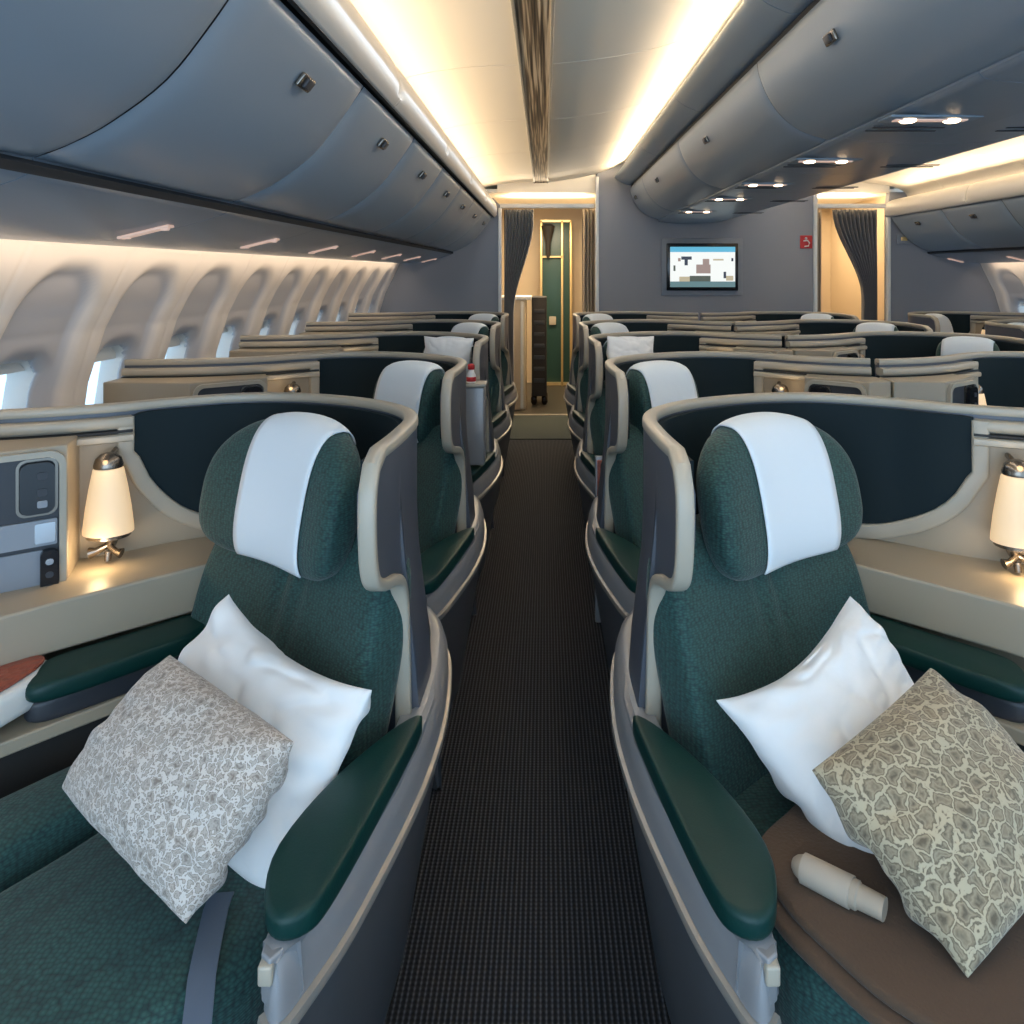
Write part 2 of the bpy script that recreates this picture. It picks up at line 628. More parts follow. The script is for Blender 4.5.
# air grille along the ceiling over the aisle
for mir in (False, True):
    f = (lambda x: 2 * CX - x) if mir else (lambda x: x)
    rt = empty('air_grille', (f(-0.04), 3.2, 2.390))
    g = G()
    g.box((0, 0, -0.002), (0.062, 4.35, 0.004))
    g.build('grille_slats', M['grille'], rt, smooth=False)
    g = G()
    for sx_ in (-1, 1):
        g.box((sx_ * 0.066, 0, -0.004), (0.006, 4.35, 0.008), bev=0.002)
    g.build('grille_frame', M['rim'], rt, smooth=False)
    tag(rt, 'long striped brown air grille running along the ceiling above the %s aisle' % ('far right' if mir else 'left'), 'vent')

# outboard bins (left and, mirrored, right)
DOOR = [(-0.530, 2.045), (-0.555, 2.01), (-0.60, 1.945), (-0.68, 1.845), (-0.78, 1.768), (-0.86, 1.725), (-0.925, 1.700)]
DOORP = [(p[0], p[1]) for p in catmull(DOOR, 4)]
BY = [-0.36, 0.51, 1.38, 2.25, 3.12, 3.99, 4.86, 5.73, 6.60, 7.56]


def bin_door(root, y0, y1, prof, mir, name='bin_door', bulge=0.018):
    """door skin with softly rounded edges, bulging towards the cabin"""
    f = (lambda x: 2 * CX - x) if mir else (lambda x: x)
    pr = [Vector(p) for p in prof]
    nn = len(pr)
    rows = []
    ox, oy, oz = root.location
    ts = [0, 0.008, 0.02, 0.05, 0.12, 0.3, 0.5, 0.7, 0.88, 0.95, 0.98, 0.992, 1]
    for t in ts:
        y = y0 + (y1 - y0) * t
        ee = min(t, 1 - t) * (y1 - y0)
        row = []
        for i, p in enumerate(pr):
            s_ = i / (nn - 1)
            tt = (pr[min(i + 1, nn - 1)] - pr[max(i - 1, 0)]).normalized()
            nr = Vector((tt.y, -tt.x))
            es = min(s_, 1 - s_) * 0.55
            d = bulge * (1 - math.exp(-ee / 0.03)) * (1 - math.exp(-es / 0.03)) - 0.008
            q = p - nr * d
            row.append((f(q.x) - ox, y - oy, q.y - oz))
        rows.append(row)
    g = G()
    g.grid(rows)
    o = g.build(name, M['bin'], root)
    return o


# the normal used above must point into the cabin (down/right for the left bins)
def latch(root, prof_pt, nrm, y, mir, name='latch'):
    f = (lambda x: 2 * CX - x) if mir else (lambda x: x)
    sgn = -1 if mir else 1
    ox, oy, oz = root.location
    nx, nz_ = nrm
    X = Vector((sgn * nx, 0, nz_)).normalized()
    Yv = Vector((0, 1, 0))
    Z = X.cross(Yv)
    R = Matrix((Yv, Z, X)).transposed()
    c = Vector((f(prof_pt[0]) - ox, y - oy, prof_pt[1] - oz))
    g = G()
    g.box(c + X * 0.016, (0.040, 0.018, 0.006), R, 0.004)
    o = g.build(name, M['pewter'], root)
    g = G()
    g.box(c + X * 0.026, (0.022, 0.012, 0.004), R, 0.002)
    g.build('latch_button', M['slate'], o)
    return o


ordn = ['first', 'second', 'third', 'fourth', 'fifth', 'sixth', 'seventh', 'eighth', 'ninth', 'tenth']
for mir in (False, True):
    vis = 0
    for i, (a, b_) in enumerate(zip(BY, BY[1:])):
        f = (lambda x: 2 * CX - x) if mir else (lambda x: x)
        if mir and b_ < 4.0:
            continue
        if not mir and b_ < 0:
            continue
        rt = empty('overhead_bin', (f(-0.9), (a + b_) / 2, 1.72))
        bin_door(rt, a + 0.003, b_ - 0.003, DOORP, mir)
        # body behind the door
        g = G()
        body = [(-0.57, 2.05), (-0.59, 2.0), (-0.645, 1.945), (-0.72, 1.86), (-0.80, 1.79), (-0.93, 1.72), (-1.45, 1.72), (-1.45, 2.1), (-0.60, 2.1)]
        ox, oy, oz = rt.location
        rows = [[(f(p[0]) - ox, y - oy, p[1] - oz) for p in body] for y in (a + 0.001, b_ - 0.001)]
        g.grid(rows, closed_v=True, cap0=True, cap1=True)
        g.build('bin_body', M['seam'], rt, smooth=False)
        latch(rt, (-0.585, 1.962), (0.8, -0.6), (a + b_) / 2, mir)
        vis += 1
        tag(rt, ('blue grey shaded overhead bin on the %s side, %s counting away from the camera' % ('right' if mir else 'left', ordn[vis - 1])), 'overhead bin',
            'overhead bins along the %s wall' % ('right' if mir else 'left'))
    # rail above the doors and hood panels
    f = (lambda x: 2 * CX - x) if mir else (lambda x: x)
    struct(extrude_y('trim_%d' % (3 + mir), [(-0.515, 2.055), (-0.520, 2.075), (-0.545, 2.085), (-0.60, 2.09)], [Y0, 7.59], M['seam'], mir, 0.01))
    hood = [(-0.505, 2.045), (-0.485, 2.065), (-0.472, 2.10), (-0.475, 2.15), (-0.50, 2.195), (-0.54, 2.215)]
    hp = [(p[0], p[1]) for p in catmull(hood, 3)]
    hs = [-1.2, 0.10, 1.32, 2.52, 3.72, 4.92, 6.12, 7.58]
    for j, (a, b_) in enumerate(zip(hs, hs[1:])):
        cxm = -0.53
        rows = []
        for t in (0, 0.01, 0.025, 0.05, 0.1, 0.5, 0.9, 0.95, 0.975, 0.99, 1):
            y = a + (b_ - a) * t
            e = min(t, 1 - t)
            sc = 1 - 0.45 * math.exp(-e / 0.018)
            rows.append([(f(cxm + (p[0] - cxm) * (sc if p[1] > 2.08 else 1)), y, 2.045 + (p[1] - 2.045) * (0.75 + 0.25 * sc)) for p in hp])
        g = G()
        g.grid(rows)
        o = g.build('trim_%d' % (10 + j + 10 * mir), M['hood'])
        md = o.modifiers.new('thickness', 'SOLIDIFY')
        md.thickness = 0.01
        struct(o)

# passenger service panels under the outboard bins
PSU = [(-0.930, 1.690), (-0.96, 1.668), (-1.10, 1.628), (-1.28, 1.595), (-1.45, 1.588)]
PSUP = [(p[0], p[1]) for p in catmull(PSU, 3)]
for mir in (False, True):
    f = (lambda x: 2 * CX - x) if mir else (lambda x: x)
    vis = 0
    for i, (a, b_) in enumerate(zip(BY, BY[1:])):
        if b_ < 0 or (mir and b_ < 4):
            continue
        vis += 1
        rt = empty('service_panel', (f(-1.2), (a + b_) / 2, 1.62))
        ox, oy, oz = rt.location
        g = G()
        rows = [[(f(p[0]) - ox, y - oy, p[1] - oz) for p in PSUP] + [(f(p[0]) - ox, y - oy, p[1] + 0.02 - oz) for p in PSUP[::-1]] for y in (a + 0.002, b_ - 0.002)]
        g.grid(rows, closed_v=True, cap0=True, cap1=True)
        g.build('panel', M['psu'], rt)
        g = G()
        c = Vector((f(-1.14) - ox, b_ - 0.08 - oy, 1.614 - oz))
        g.box(c, (0.075, 0.020, 0.004), Matrix.Rotation((0.24 if not mir else -0.24) * -1, 3, 'Y'), 0.003)
        ll = g.build('reading_light', M['bulbdim'], rt)
        g = G()
        for dx in (-0.055, 0.055):
            g.lathe(c + Vector((dx, 0, -0.006 + (-dx if mir else dx) * 0.22)), [(0.010, -0.002), (0.013, 0.002), (0.013, 0.006)], 14)
        g.build('lens', M['bulbdim'], ll)
        tag(rt, 'reading light panel under the %s wall bins, %s counting away from the camera' % ('right' if mir else 'left', ordn[vis - 1]), 'service panel', 'service panels under the %s bins' % ('right' if mir else 'left'))
    struct(extrude_y('trim_%d' % (5 + mir), [(-0.918, 1.700), (-0.928, 1.692), (-0.94, 1.690)], [Y0, 7.58], M['seam'], mir, 0.012))

# centre bins
CDOOR = [(0.842, 2.335), (0.853, 2.28), (0.885, 2.20), (0.94, 2.12), (1.02, 2.06), (1.10, 2.032), (1.135, 2.022)]
CDP = [(p[0], p[1]) for p in catmull(CDOOR, 4)]
CDP = CDP[::-1]
CY = [-0.52, 1.26, 3.04, 4.82, 6.60, 7.56]
CHOOD = [(0.88, 2.372), (0.832, 2.366), (0.79, 2.38), (0.745, 2.402), (0.712, 2.428), (0.698, 2.45), (0.712, 2.466), (0.76, 2.472), (0.85, 2.474)]
CHP = [(p[0], p[1]) for p in catmull(CHOOD, 3)]
UND = [(1.125, 2.015), (1.15, 2.000), (1.25, 1.990), (1.45, 1.985)]
for i, (a, b_) in enumerate(zip(CY, CY[1:])):
    for mir in (False, True):
        if b_ < 0.5:
            continue
        f = (lambda x: 2 * CX - x) if mir else (lambda x: x)
        rt = empty('overhead_bin', (f(1.0), (a + b_) / 2, 2.0))
        ox, oy, oz = rt.location
        pr = [Vector(p) for p in CDP]
        rows = []
        nn = len(pr)
        for t in (0, 0.004, 0.012, 0.03, 0.08, 0.5, 0.92, 0.97, 0.988, 0.996, 1):
            y = a + 0.003 + (b_ - a - 0.006) * t
            ee = min(t, 1 - t) * (b_ - a)
            row = []
            for q, p in enumerate(pr):
                s_ = q / (nn - 1)
                tt = (pr[min(q + 1, nn - 1)] - pr[max(q - 1, 0)]).normalized()
                nr = Vector((-tt.y, tt.x))
                if nr.y > 0 or nr.x > 0:
                    nr = -nr
                es = min(s_, 1 - s_) * 0.45
                d = 0.012 * (1 - math.exp(-ee / 0.02)) * (1 - math.exp(-es / 0.02)) - 0.006
                row.append((f(p.x + nr.x * d) - ox, y - oy, p.y + nr.y * d - oz))
            rows.append(row)
        g = G()
        g.grid(rows)
        g.build('bin_door', M['bin'], rt)
        g = G()
        body = [(0.87, 2.35), (0.875, 2.28), (0.90, 2.21), (0.95, 2.135), (1.03, 2.075), (1.13, 2.04), (1.44, 2.02), (1.44, 2.4)]
        rows = [[(f(p[0]) - ox, y - oy, p[1] - oz) for p in body] for y in (a + 0.001, b_ - 0.001)]
        g.grid(rows, closed_v=True, cap0=True, cap1=True)
        g.build('bin_body', M['seam'], rt, smooth=False)
        latch(rt, (0.878, 2.215), (-0.9, -0.4), (a + b_) / 2 + 0.15, mir)
        tag(rt, 'centre overhead bin facing the %s aisle, %s counting away from the camera' % ('right' if mir else 'left', ordn[i - 0]), 'overhead bin', 'centre overhead bins facing the %s aisle' % ('right' if mir else 'left'))
for mir in (False, True):
    hs = [-1.2, 1.0, 2.55, 4.1, 5.65, 7.58]
    for j, (a, b_) in enumerate(zip(hs, hs[1:])):
        struct(extrude_y('trim_%d' % (40 + j + 10 * mir), CHP, [a + 0.003, b_ - 0.003], M['bin'], mir, -0.012))
    struct(extrude_y('trim_%d' % (60 + mir), [(0.872, 2.40), (0.868, 2.35), (0.872, 2.30)], [Y0, 7.57], M['seam'], mir, -0.01))
# centre service panels with lit reading lamps
UV = [0.62, 1.52, 2.42, 3.32, 4.22, 5.05, 6.1]
edges = [Y0, 1.07, 1.97, 2.87, 3.77, 4.64, 5.58, 7.57]
for j, yc in enumerate(UV):
    a, b_ = edges[j], edges[j + 1]
    for mir in (False, True):
        f = (lambda x: 2 * CX - x) if mir else (lambda x: x)
        rt = empty('service_panel', (f(1.3), (a + b_) / 2, 1.99))
        ox, oy, oz = rt.location
        g = G()
        up = [(p[0], p[1]) for p in catmull(UND, 3)]
        rows = [[(f(p[0]) - ox, y - oy, p[1] - oz) for p in up] + [(f(p[0]) - ox, y - oy, p[1] + 0.015 - oz) for p in up[::-1]] for y in (a + 0.002, b_ - 0.002)]
        g.grid(rows, closed_v=True, cap0=True, cap1=True)
        g.build('panel', M['psu'], rt)
        if not mir:
            g = G()
            g.box((1.225 - ox, yc - oy, 1.988 - oz), (0.145, 0.05, 0.004), bev=0.003)
            ll = g.build('reading_light', M['bin'], rt)
            g = G()
            g.box((1.225 - ox, yc - oy, 1.983 - oz), (0.115, 0.016, 0.003), bev=0.002)
            g.build('diffuser', M['bulbdim'], ll)
            g = G()
            for dx in (-0.07, 0.07):
                g.lathe((1.225 + dx - ox, yc - oy, 1.976 - oz), [(0.02, 0.0), (0.026, 0.004), (0.026, 0.01)], 16)
            g.build('lens', M['bulb'], ll)
        for dd in (0.14, 0.20):
            g = G()
            g.box((1.225 - ox if not mir else f(1.225) - ox, yc + dd - oy, 1.987 - oz), (0.12, 0.006, 0.002))
            g.build('air_slot', M['seam'], rt, smooth=False)
        tag(rt, 'panel under the centre bins, %s half, %s counting away from the camera' % ('right' if mir else 'left', ordn[j]), 'service panel', 'centre service panels, %s half' % ('right' if mir else 'left'))


# bulkheads
def bulk_prof(name, pts, y0, y1, m):
    g = G()
    rows = [[(p[0], y, p[1]) for p in pts] for y in (y0, y1)]
    g.grid(rows, closed_v=True, cap0=True, cap1=True)
    return g.build(name, m, smooth=False)


struct(bulk_prof('wall_front', [(0.52, 0), (2.70, 0), (2.70, 2.62), (0.52, 2.62)], 7.6, 7.75, M['bulk']))
struct(bulk_prof('wall_front_left', [(-1.75, 0), (-0.45, 0), (-0.45, 2.17), (-0.52, 2.24), (-1.75, 2.3)], 7.6, 7.68, M['bulk']))
struct(bulk_prof('wall_front_right', [(3.43, 0), (4.70, 0), (4.70, 2.3), (3.45, 2.3), (3.43, 2.17)], 7.6, 7.68, M['bulk']))
tn = 70
for (x, zt) in ((-0.45, 2.14), (0.52, 2.45), (2.70, 2.45), (3.43, 2.14)):
    g = G()
    g.box((x, 7.60, zt / 2), (0.016, 0.03, zt / 2), bev=0.006)
    struct(g.build('trim_%d' % tn, M['white']))
    tn += 1
# headers over the openings
for (x0, x1) in ((-0.47, 0.50), (2.72, 3.45)):
    g = G()
    g.box(((x0 + x1) / 2, 7.66, 2.165), ((x1 - x0) / 2, 0.03, 0.022), bev=0.008)
    struct(g.build('trim_%d' % tn, M['white']))
    tn += 1
    g = G()
    g.box(((x0 + x1) / 2, 8.6, 2.32), ((x1 - x0) / 2 + 0.5, 0.9, 0.02))
    struct(g.build('ceiling_galley' if x0 < 1 else 'ceiling_galley_far', M['ceiling'], smooth=False))
    g = G()
    g.box(((x0 + x1) / 2, 7.66, 2.47), ((x1 - x0) / 2 + 0.01, 0.03, 0.17))
    struct(g.build('trim_%d' % (80 + tn), M['ceiling'], smooth=False))

# galley behind the left aisle
g = G()
g.box((0.0, 10.35, 1.2), (2.0, 0.05, 1.2))
struct(g.build('wall_galley', M['galley'], smooth=False))
g = G()
g.box((0.62, 9.17, 1.2), (0.03, 1.4, 1.2))
struct(g.build('wall_galley_right', M['galley'], smooth=False))
g = G()
g.box((-0.75, 9.17, 1.2), (0.03, 1.4, 1.2))
struct(g.build('wall_galley_left', M['galley'], smooth=False))
g = G()
g.box((3.05, 9.6, 1.2), (1.3, 0.05, 1.2))
struct(g.build('wall_galley_far', M['galley'], smooth=False))
for x in (2.62, 3.62):
    g = G()
    g.box((x, 8.72, 1.2), (0.03, 0.90, 1.2))
    struct(g.build('wall_galley_%s' % ('inner' if x < 3 else 'outer'), M['galley'], smooth=False))
# green wardrobe door with gold trim
rt = empty('galley_door', (0.14, 10.0, 0))
g = G()
g.box((0, 0.05, 1.09), (0.20, 0.03, 1.09), bev=0.004)
g.build('door_panel', M['galley_green'], rt)
g = G()
for x in (-0.19, 0.085, 0.2):
    g.box((x, 0.0, 1.09), (0.014, 0.02, 1.09), bev=0.004)
g.box((-0.05, 0.0, 1.70), (0.14, 0.02, 0.012))
g.box((0.0, 0.0, 0.03), (0.2, 0.02, 0.02))
g.box((0.0, 0.0, 2.17), (0.2, 0.02, 0.014))
g.build('door_frame', M['gold'], rt)
g = G()
g.box((-0.04, -0.01, 0.86), (0.045, 0.012, 0.055), bev=0.006)
g.build('latch_plate', M['rim'], rt)
g = G()
g.lathe((-0.10, -0.06, 1.93), [(0.01, -0.25), (0.03, -0.2), (0.035, -0.05), (0.06, 0.05), (0.09, 0.17), (0.05, 0.2)], 12)
g.build('hanging_strap', M['dark'], rt)
tag(rt, 'dark green galley door with gold trim at the end of the left aisle', 'door')
# galley counter and trolley
rt = empty('galley_counter', (-0.36, 8.5, 0))
g = G()
g.box((0, 0, 0.60), (0.15, 0.25, 0.60), bev=0.01)
g.build('counter_body', M['galley'], rt)
g = G()
g.box((0.02, 0, 1.215), (0.19, 0.27, 0.018), bev=0.008)
g.build('counter_top', M['white'], rt)
g = G()
g.box((0.11, -0.26, 0.60), (0.016, 0.012, 0.58), bev=0.005)
g.build('corner_strip', M['white'], rt)
tag(rt, 'cream galley counter with white top beside the grey curtain', 'counter')
rt = empty('galley_trolley', (-0.065, 8.75, 0))
g = G()
g.box((0, 0, 0.66), (0.085, 0.2, 0.56), bev=0.012)
g.build('trolley_body', M['dark'], rt)
for q in range(7):
    g = G()
    g.box((0, -0.205, 0.28 + q * 0.13), (0.06, 0.006, 0.022), bev=0.003)
    g.build('shelf_front', M['slate'], rt)
g = G()
for dx in (-0.06, 0.06):
    for dy in (-0.15, 0.15):
        g.lathe((dx, dy, 0.05), [(0.02, -0.05), (0.035, -0.02), (0.035, 0.03), (0.02, 0.05)], 10)
g.build('casters', M['black'], rt)
tag(rt, 'tall narrow black trolley parked beside the cream galley counter', 'trolley')
# door panels in the far right galley
rt = empty('lavatory_door', (3.05, 9.5, 0))
g = G()
g.box((0, 0, 1.05), (0.36, 0.02, 1.05), bev=0.01)
g.build('door_leaf', M['galley'], rt)
g = G()
g.box((-0.12, -0.025, 1.05), (0.008, 0.006, 1.0))
g.box((-0.22, -0.03, 1.25), (0.05, 0.008, 0.10), bev=0.004)
g.box((0.02, -0.03, 1.0), (0.04, 0.008, 0.14), bev=0.004)
g.build('door_fittings', M['rim'], rt)
tag(rt, 'cream lavatory door seen through the far right opening', 'door')


# curtains
def curtain(name, x0, x1, y, z0, z1, folds, m, label, pinch=None, amp=0.035):
    nx, nz2 = folds * 10, 24
    rows = []
    for j in range(nz2 + 1):
        z = z1 + (z0 - z1) * j / nz2
        t = j / nz2
        a, b2 = pinch(t) if pinch else (0, 1)
        row = []
        for i in range(nx + 1):
            s_ = i / nx
            x = x0 + (x1 - x0) * (a + (b2 - a) * s_)
            row.append((x, y + amp * math.sin(s_ * folds * 2 * PI + 0.5 * math.sin(3 * t)) * (0.8 + 0.3 * t), z))
        rows.append(row)
    g = G()
    g.grid(rows)
    o = g.build(name, m)
    md = o.modifiers.new('thickness', 'SOLIDIFY')
    md.thickness = 0.004
    return tag(o, label, 'curtain')


curtain('curtain', -0.42, -0.12, 7.80, 0.02, 2.14, 9, M['curtain'], 'dark grey pleated curtain gathered at the left side of the left doorway',
        pinch=lambda t: (0, 1 - 0.68 * sstep(0.05, 0.50, t)))
curtain('curtain', 0.38, 0.52, 7.80, 0.02, 2.14, 4, M['beige_curtain'], 'beige pleated curtain at the right side of the left doorway')
curtain('curtain', 2.74, 2.83, 7.80, 0.02, 2.14, 3, M['beige_curtain'], 'narrow beige curtain at the left side of the far right doorway')
curtain('curtain', 2.95, 3.40, 7.80, 0.02, 2.14, 10, M['curtain'], 'dark grey pleated curtain tied back in the far right doorway',
        pinch=lambda t: (0.0 + 0.68 * sstep(0.0, 0.42, t), 1.0))

# bulkhead monitor
TX = (701.5 - VX) * 7.6 / FPX
TZ = EYE - (267 - VY) * 7.6 / FPX
rt = empty('wall_monitor', (TX, 7.6, TZ))
g = G()
g.box((0, -0.012, 0), (0.405, 0.012, 0.285), bev=0.006)
g.build('surround', M['tvframe'], rt)
g = G()
g.box((0, -0.035, 0), (0.355, 0.018, 0.235), bev=0.008)
g.build('bezel', M['black'], rt)
scr = G()
scr.box((0, -0.055, 0.0), (0.322, 0.003, 0.20))
sc = scr.build('screen', M['screenw'], rt, smooth=False)


def sbox(x0, x1, z0, z1, m, nm='screen_image'):
    g = G()
    g.box((x0 * 0.645 - 0.3225 + (x1 - x0) * 0.3225, -0.0595, 0.20 - (z0 + z1) / 2 * 0.40), ((x1 - x0) * 0.3225, 0.0012, (z1 - z0) * 0.20))
    g.build(nm, m, sc, smooth=False)


sbox(0.0, 1.0, 0.0, 0.13, M['screenb'])
sbox(0.0, 1.0, 0.86, 1.0, M['screent'])
sbox(0.17, 0.33, 0.24, 0.32, M['screend'])
sbox(0.22, 0.27, 0.32, 0.46, M['screend'])
sbox(0.12, 0.16, 0.28, 0.36, M['screenp'])
sbox(0.05, 0.08, 0.46, 0.60, M['screeng'])
sbox(0.40, 0.62, 0.44, 0.66, M['screenp'])
sbox(0.50, 0.60, 0.30, 0.44, M['screenp'])
sbox(0.30, 0.62, 0.72, 0.86, M['screeng'])
sbox(0.14, 0.30, 0.74, 0.86, M['screeny'])
sbox(0.82, 0.86, 0.62, 0.78, M['screend'])
sbox(0.94, 0.97, 0.28, 0.36, M['screend'])
sbox(0.86, 0.97, 0.72, 0.84, M['screeny'])
sbox(0.66, 0.82, 0.30, 0.34, M['screeny'])
tag(rt, 'lit flat monitor with black bezel on the centre bulkhead', 'monitor')

# red sign with a white figure
SX, SZ = (806 - VX) * 7.6 / FPX, EYE - (242 - VY) * 7.6 / FPX
rt = empty('safety_sign', (SX, 7.6, SZ))
g = G()
g.box((0, -0.006, 0), (0.06, 0.006, 0.065), bev=0.004)
g.build('plate', M['red'], rt)
g = G()
g.lathe((-0.005, -0.015, 0.035), [(0.004, -0.012), (0.012, -0.006), (0.012, 0.006), (0.004, 0.012)], 10)
g.tube([(-0.03, -0.015, 0.01), (0.01, -0.015, 0.015), (0.03, -0.015, -0.01), (0.02, -0.015, -0.04), (-0.02, -0.015, -0.045)], 0.007)
g.build('symbol', M['white'], rt)
tag(rt, 'small red square sign with white symbol on the bulkhead right of the monitor', 'sign')
# small intercom plate on the right bulkhead
rt = empty('intercom_plate', (3.60, 7.6, 1.83))
g = G()
g.box((0, -0.01, 0), (0.09, 0.01, 0.05), bev=0.006)
g.build('plate', M['tvframe'], rt)
g = G()
g.box((-0.02, -0.025, 0.0), (0.03, 0.01, 0.02), bev=0.006)
g.build('button_bar', M['gold'], rt)
tag(rt, 'small grey intercom plate high on the right bulkhead beside the curtain', 'intercom')

# ------------------------------------------------------------------ the seats
XA = -0.035
PITCH = 1.12
OU, OV = 0.65, 1.5
FU, FV = 0.58, -0.815           # facing direction in (u, v)
RU, RV = -0.815, -0.58          # towards the aisle


class Side:
    def __init__(self, s):
        self.s = s

    def L(self, u, v, z):
        return Vector((self.s * (u - OU), v - OV, z))

    def seat(self, cu, cv, cz, a, b, c):
        return self.L(cu + RU * a + FU * b, cv + RV * a + FV * b, cz + c)


def block(sd, name, parent, m, c, W, D, H, nx=3.0, ns=3.2, lean=0.0, xs=None, ts=None, off=0.0, shape=None, nX=34, nT=40, solid=None):
    """super-elliptical cushion: W lateral, D thickness, H height (half sizes)"""
    rows = []
    full = xs is None
    if full:
        xs = [math.sin(-PI / 2 + PI * i / nX) for i in range(nX + 1)]
    if ts is None:
        ts = [2 * PI * j / nT for j in range(nT)]
        closed = True
    else:
        closed = False
    for x in xs:
        x = max(-0.9995, min(0.9995, x))
        kx = (1 - abs(x) ** nx) ** (1 / nx)
        row = []
        for t in ts:
            ct, st = math.cos(t), math.sin(t)
            b_ = D * kx * sg(ct, 2 / ns)
            cc = H * (0.25 + 0.75 * kx if False else kx) * sg(st, 2 / ns)
            n_ = Vector((ct / D, st / H)).normalized()
            b_ += off * n_.x
            cc += off * n_.y
            a = x * W
            if shape:
                a, b_, cc = shape(a, b_, cc, x)
            b_ -= lean * cc
            row.append(sd.seat(*c, a, b_, cc))
        rows.append(row)
    g = G()
    g.grid(rows, closed_v=closed, cap0=closed, cap1=closed)
    o = g.build(name, m, parent)
    if solid:
        md = o.modifiers.new('thickness', 'SOLIDIFY')
        md.thickness = solid
    return o


def poly_cushion(sd, name, parent, m, outline, z0, z1, r_=0.02, dome=0.01, n=4, tilt=None, smooth_out=True, wrinkle=0.0):
    pts = [Vector((p[0], p[1])) for p in (catmull(outline, n, True) if smooth_out else outline)]
    c = sum(pts, Vector((0, 0))) / len(pts)
    h = z1 - z0
    r_ = min(r_, h * 0.49)
    size = sum((p - c).length for p in pts) / len(pts)
    lv = []
    for k in range(5):
        a = PI / 2 * k / 4
        lv.append((1 - (r_ / size) * (1 - math.sin(a)), z0 + r_ * (1 - math.cos(a))))
    for k in range(5):
        a = PI / 2 * k / 4
        lv.append((1 - (r_ / size) * (1 - math.cos(a)), z1 - r_ + r_ * math.sin(a)))
    for s_ in (0.85, 0.65, 0.4, 0.15):
        lv.append((s_ * (1 - r_ / size), z1 + dome * (1 - s_ * s_)))
    rows = []
    rnd = random.Random(len(pts))
    for s_, z in lv:
        rows.append([sd.L(c.x + (p.x - c.x) * s_, c.y + (p.y - c.y) * s_,
                          z + (tilt(c.x + (p.x - c.x) * s_, c.y + (p.y - c.y) * s_) if tilt else 0)
                          + wrinkle * math.sin(21 * (p.x * s_ + p.y) + 9 * s_)) for p in pts])
    g = G()
    g.grid(rows, closed_v=True, cap0=True, cap1=True)
    return g.build(name, m, parent)


def prism(sd, name, parent, m, poly, z0, z1, bev=0.0):
    g = G()
    rows = [[sd.L(p[0], p[1], z) for p in poly] for z in (z0, z1)]
    g.grid(rows, closed_v=True, cap0=True, cap1=True)
    o = g.build(name, m, parent)
    if bev:
        md = o.modifiers.new('bevel', 'BEVEL')
        md.width, md.segments, md.limit_method = bev, 3, 'ANGLE'
    return o


def sweep(sd, name, parent, m, path, nrm, w_, h_, rnd=6):
    """path: 3-D points (u,v,z); nrm: (u,v) normals; profile w_ along the normal, h_ across"""
    pts = [Vector(p) for p in path]
    rows = []
    prof = []
    for k in range(16):
        a = 2 * PI * k / 16
        prof.append((sg(math.cos(a), 0.5) * w_ / 2, sg(math.sin(a), 0.5) * h_ / 2))
    for i, p in enumerate(pts):
        t = (pts[min(i + 1, len(pts) - 1)] - pts[max(i - 1, 0)]).normalized()
        n_ = Vector((nrm[i][0], nrm[i][1], 0))
        n_ = (n_ - t * n_.dot(t)).normalized()
        bb = t.cross(n_).normalized()
        rows.append([sd.L(*(p + n_ * q[0] + bb * q[1])) for q in prof])
    g = G()
    g.grid(rows, closed_v=True, cap0=True, cap1=True)
    return g.build(name, m, parent)


TOP = 1.157
ARC = [(0.288, 1.415), (0.275, 1.52), (0.266, 1.66), (0.268, 1.80), (0.305, 1.915), (0.39, 2.02), (0.51, 2.10), (0.66, 2.155), (0.82, 2.155), (0.98, 2.075), (1.10, 1.985), (1.25, 1.915), (1.42, 1.875), (1.60, 1.86)]


def arc_points(umax):
    a = [p for p in catmull(ARC, 7)]
    a = [p for p in a if p.x <= umax + 1e-6]
    n_ = []
    for i in range(len(a)):
        t = (a[min(i + 1, len(a) - 1)] - a[max(i - 1, 0)]).normalized()
        n_.append(Vector((t.y, -t.x)))       # towards the seat
    return a, n_


def head_block(sd, name, parent, m, near, **kw):
    if near:
        hshape = lambda a, b_, c, x: (a, b_ + 0.05 * abs(x) ** 2.2, c * (1 - 0.10 * x * x) + (-0.03 * abs(x) ** 2))
        return block(sd, name, parent, m, (0.565, 1.815, 0.985), 0.252, 0.068, 0.165, 3.6, 2.7, 0.22, shape=hshape, **kw)
    hshape = lambda a, b_, c, x: (a, b_ + 0.02 * abs(x) ** 2.2, c * (1 - 0.06 * x * x))
    return block(sd, name, parent, m, (0.478, 1.79, 1.0), 0.150, 0.070, 0.150, 4.5, 2.9, 0.22, shape=hshape, **kw)


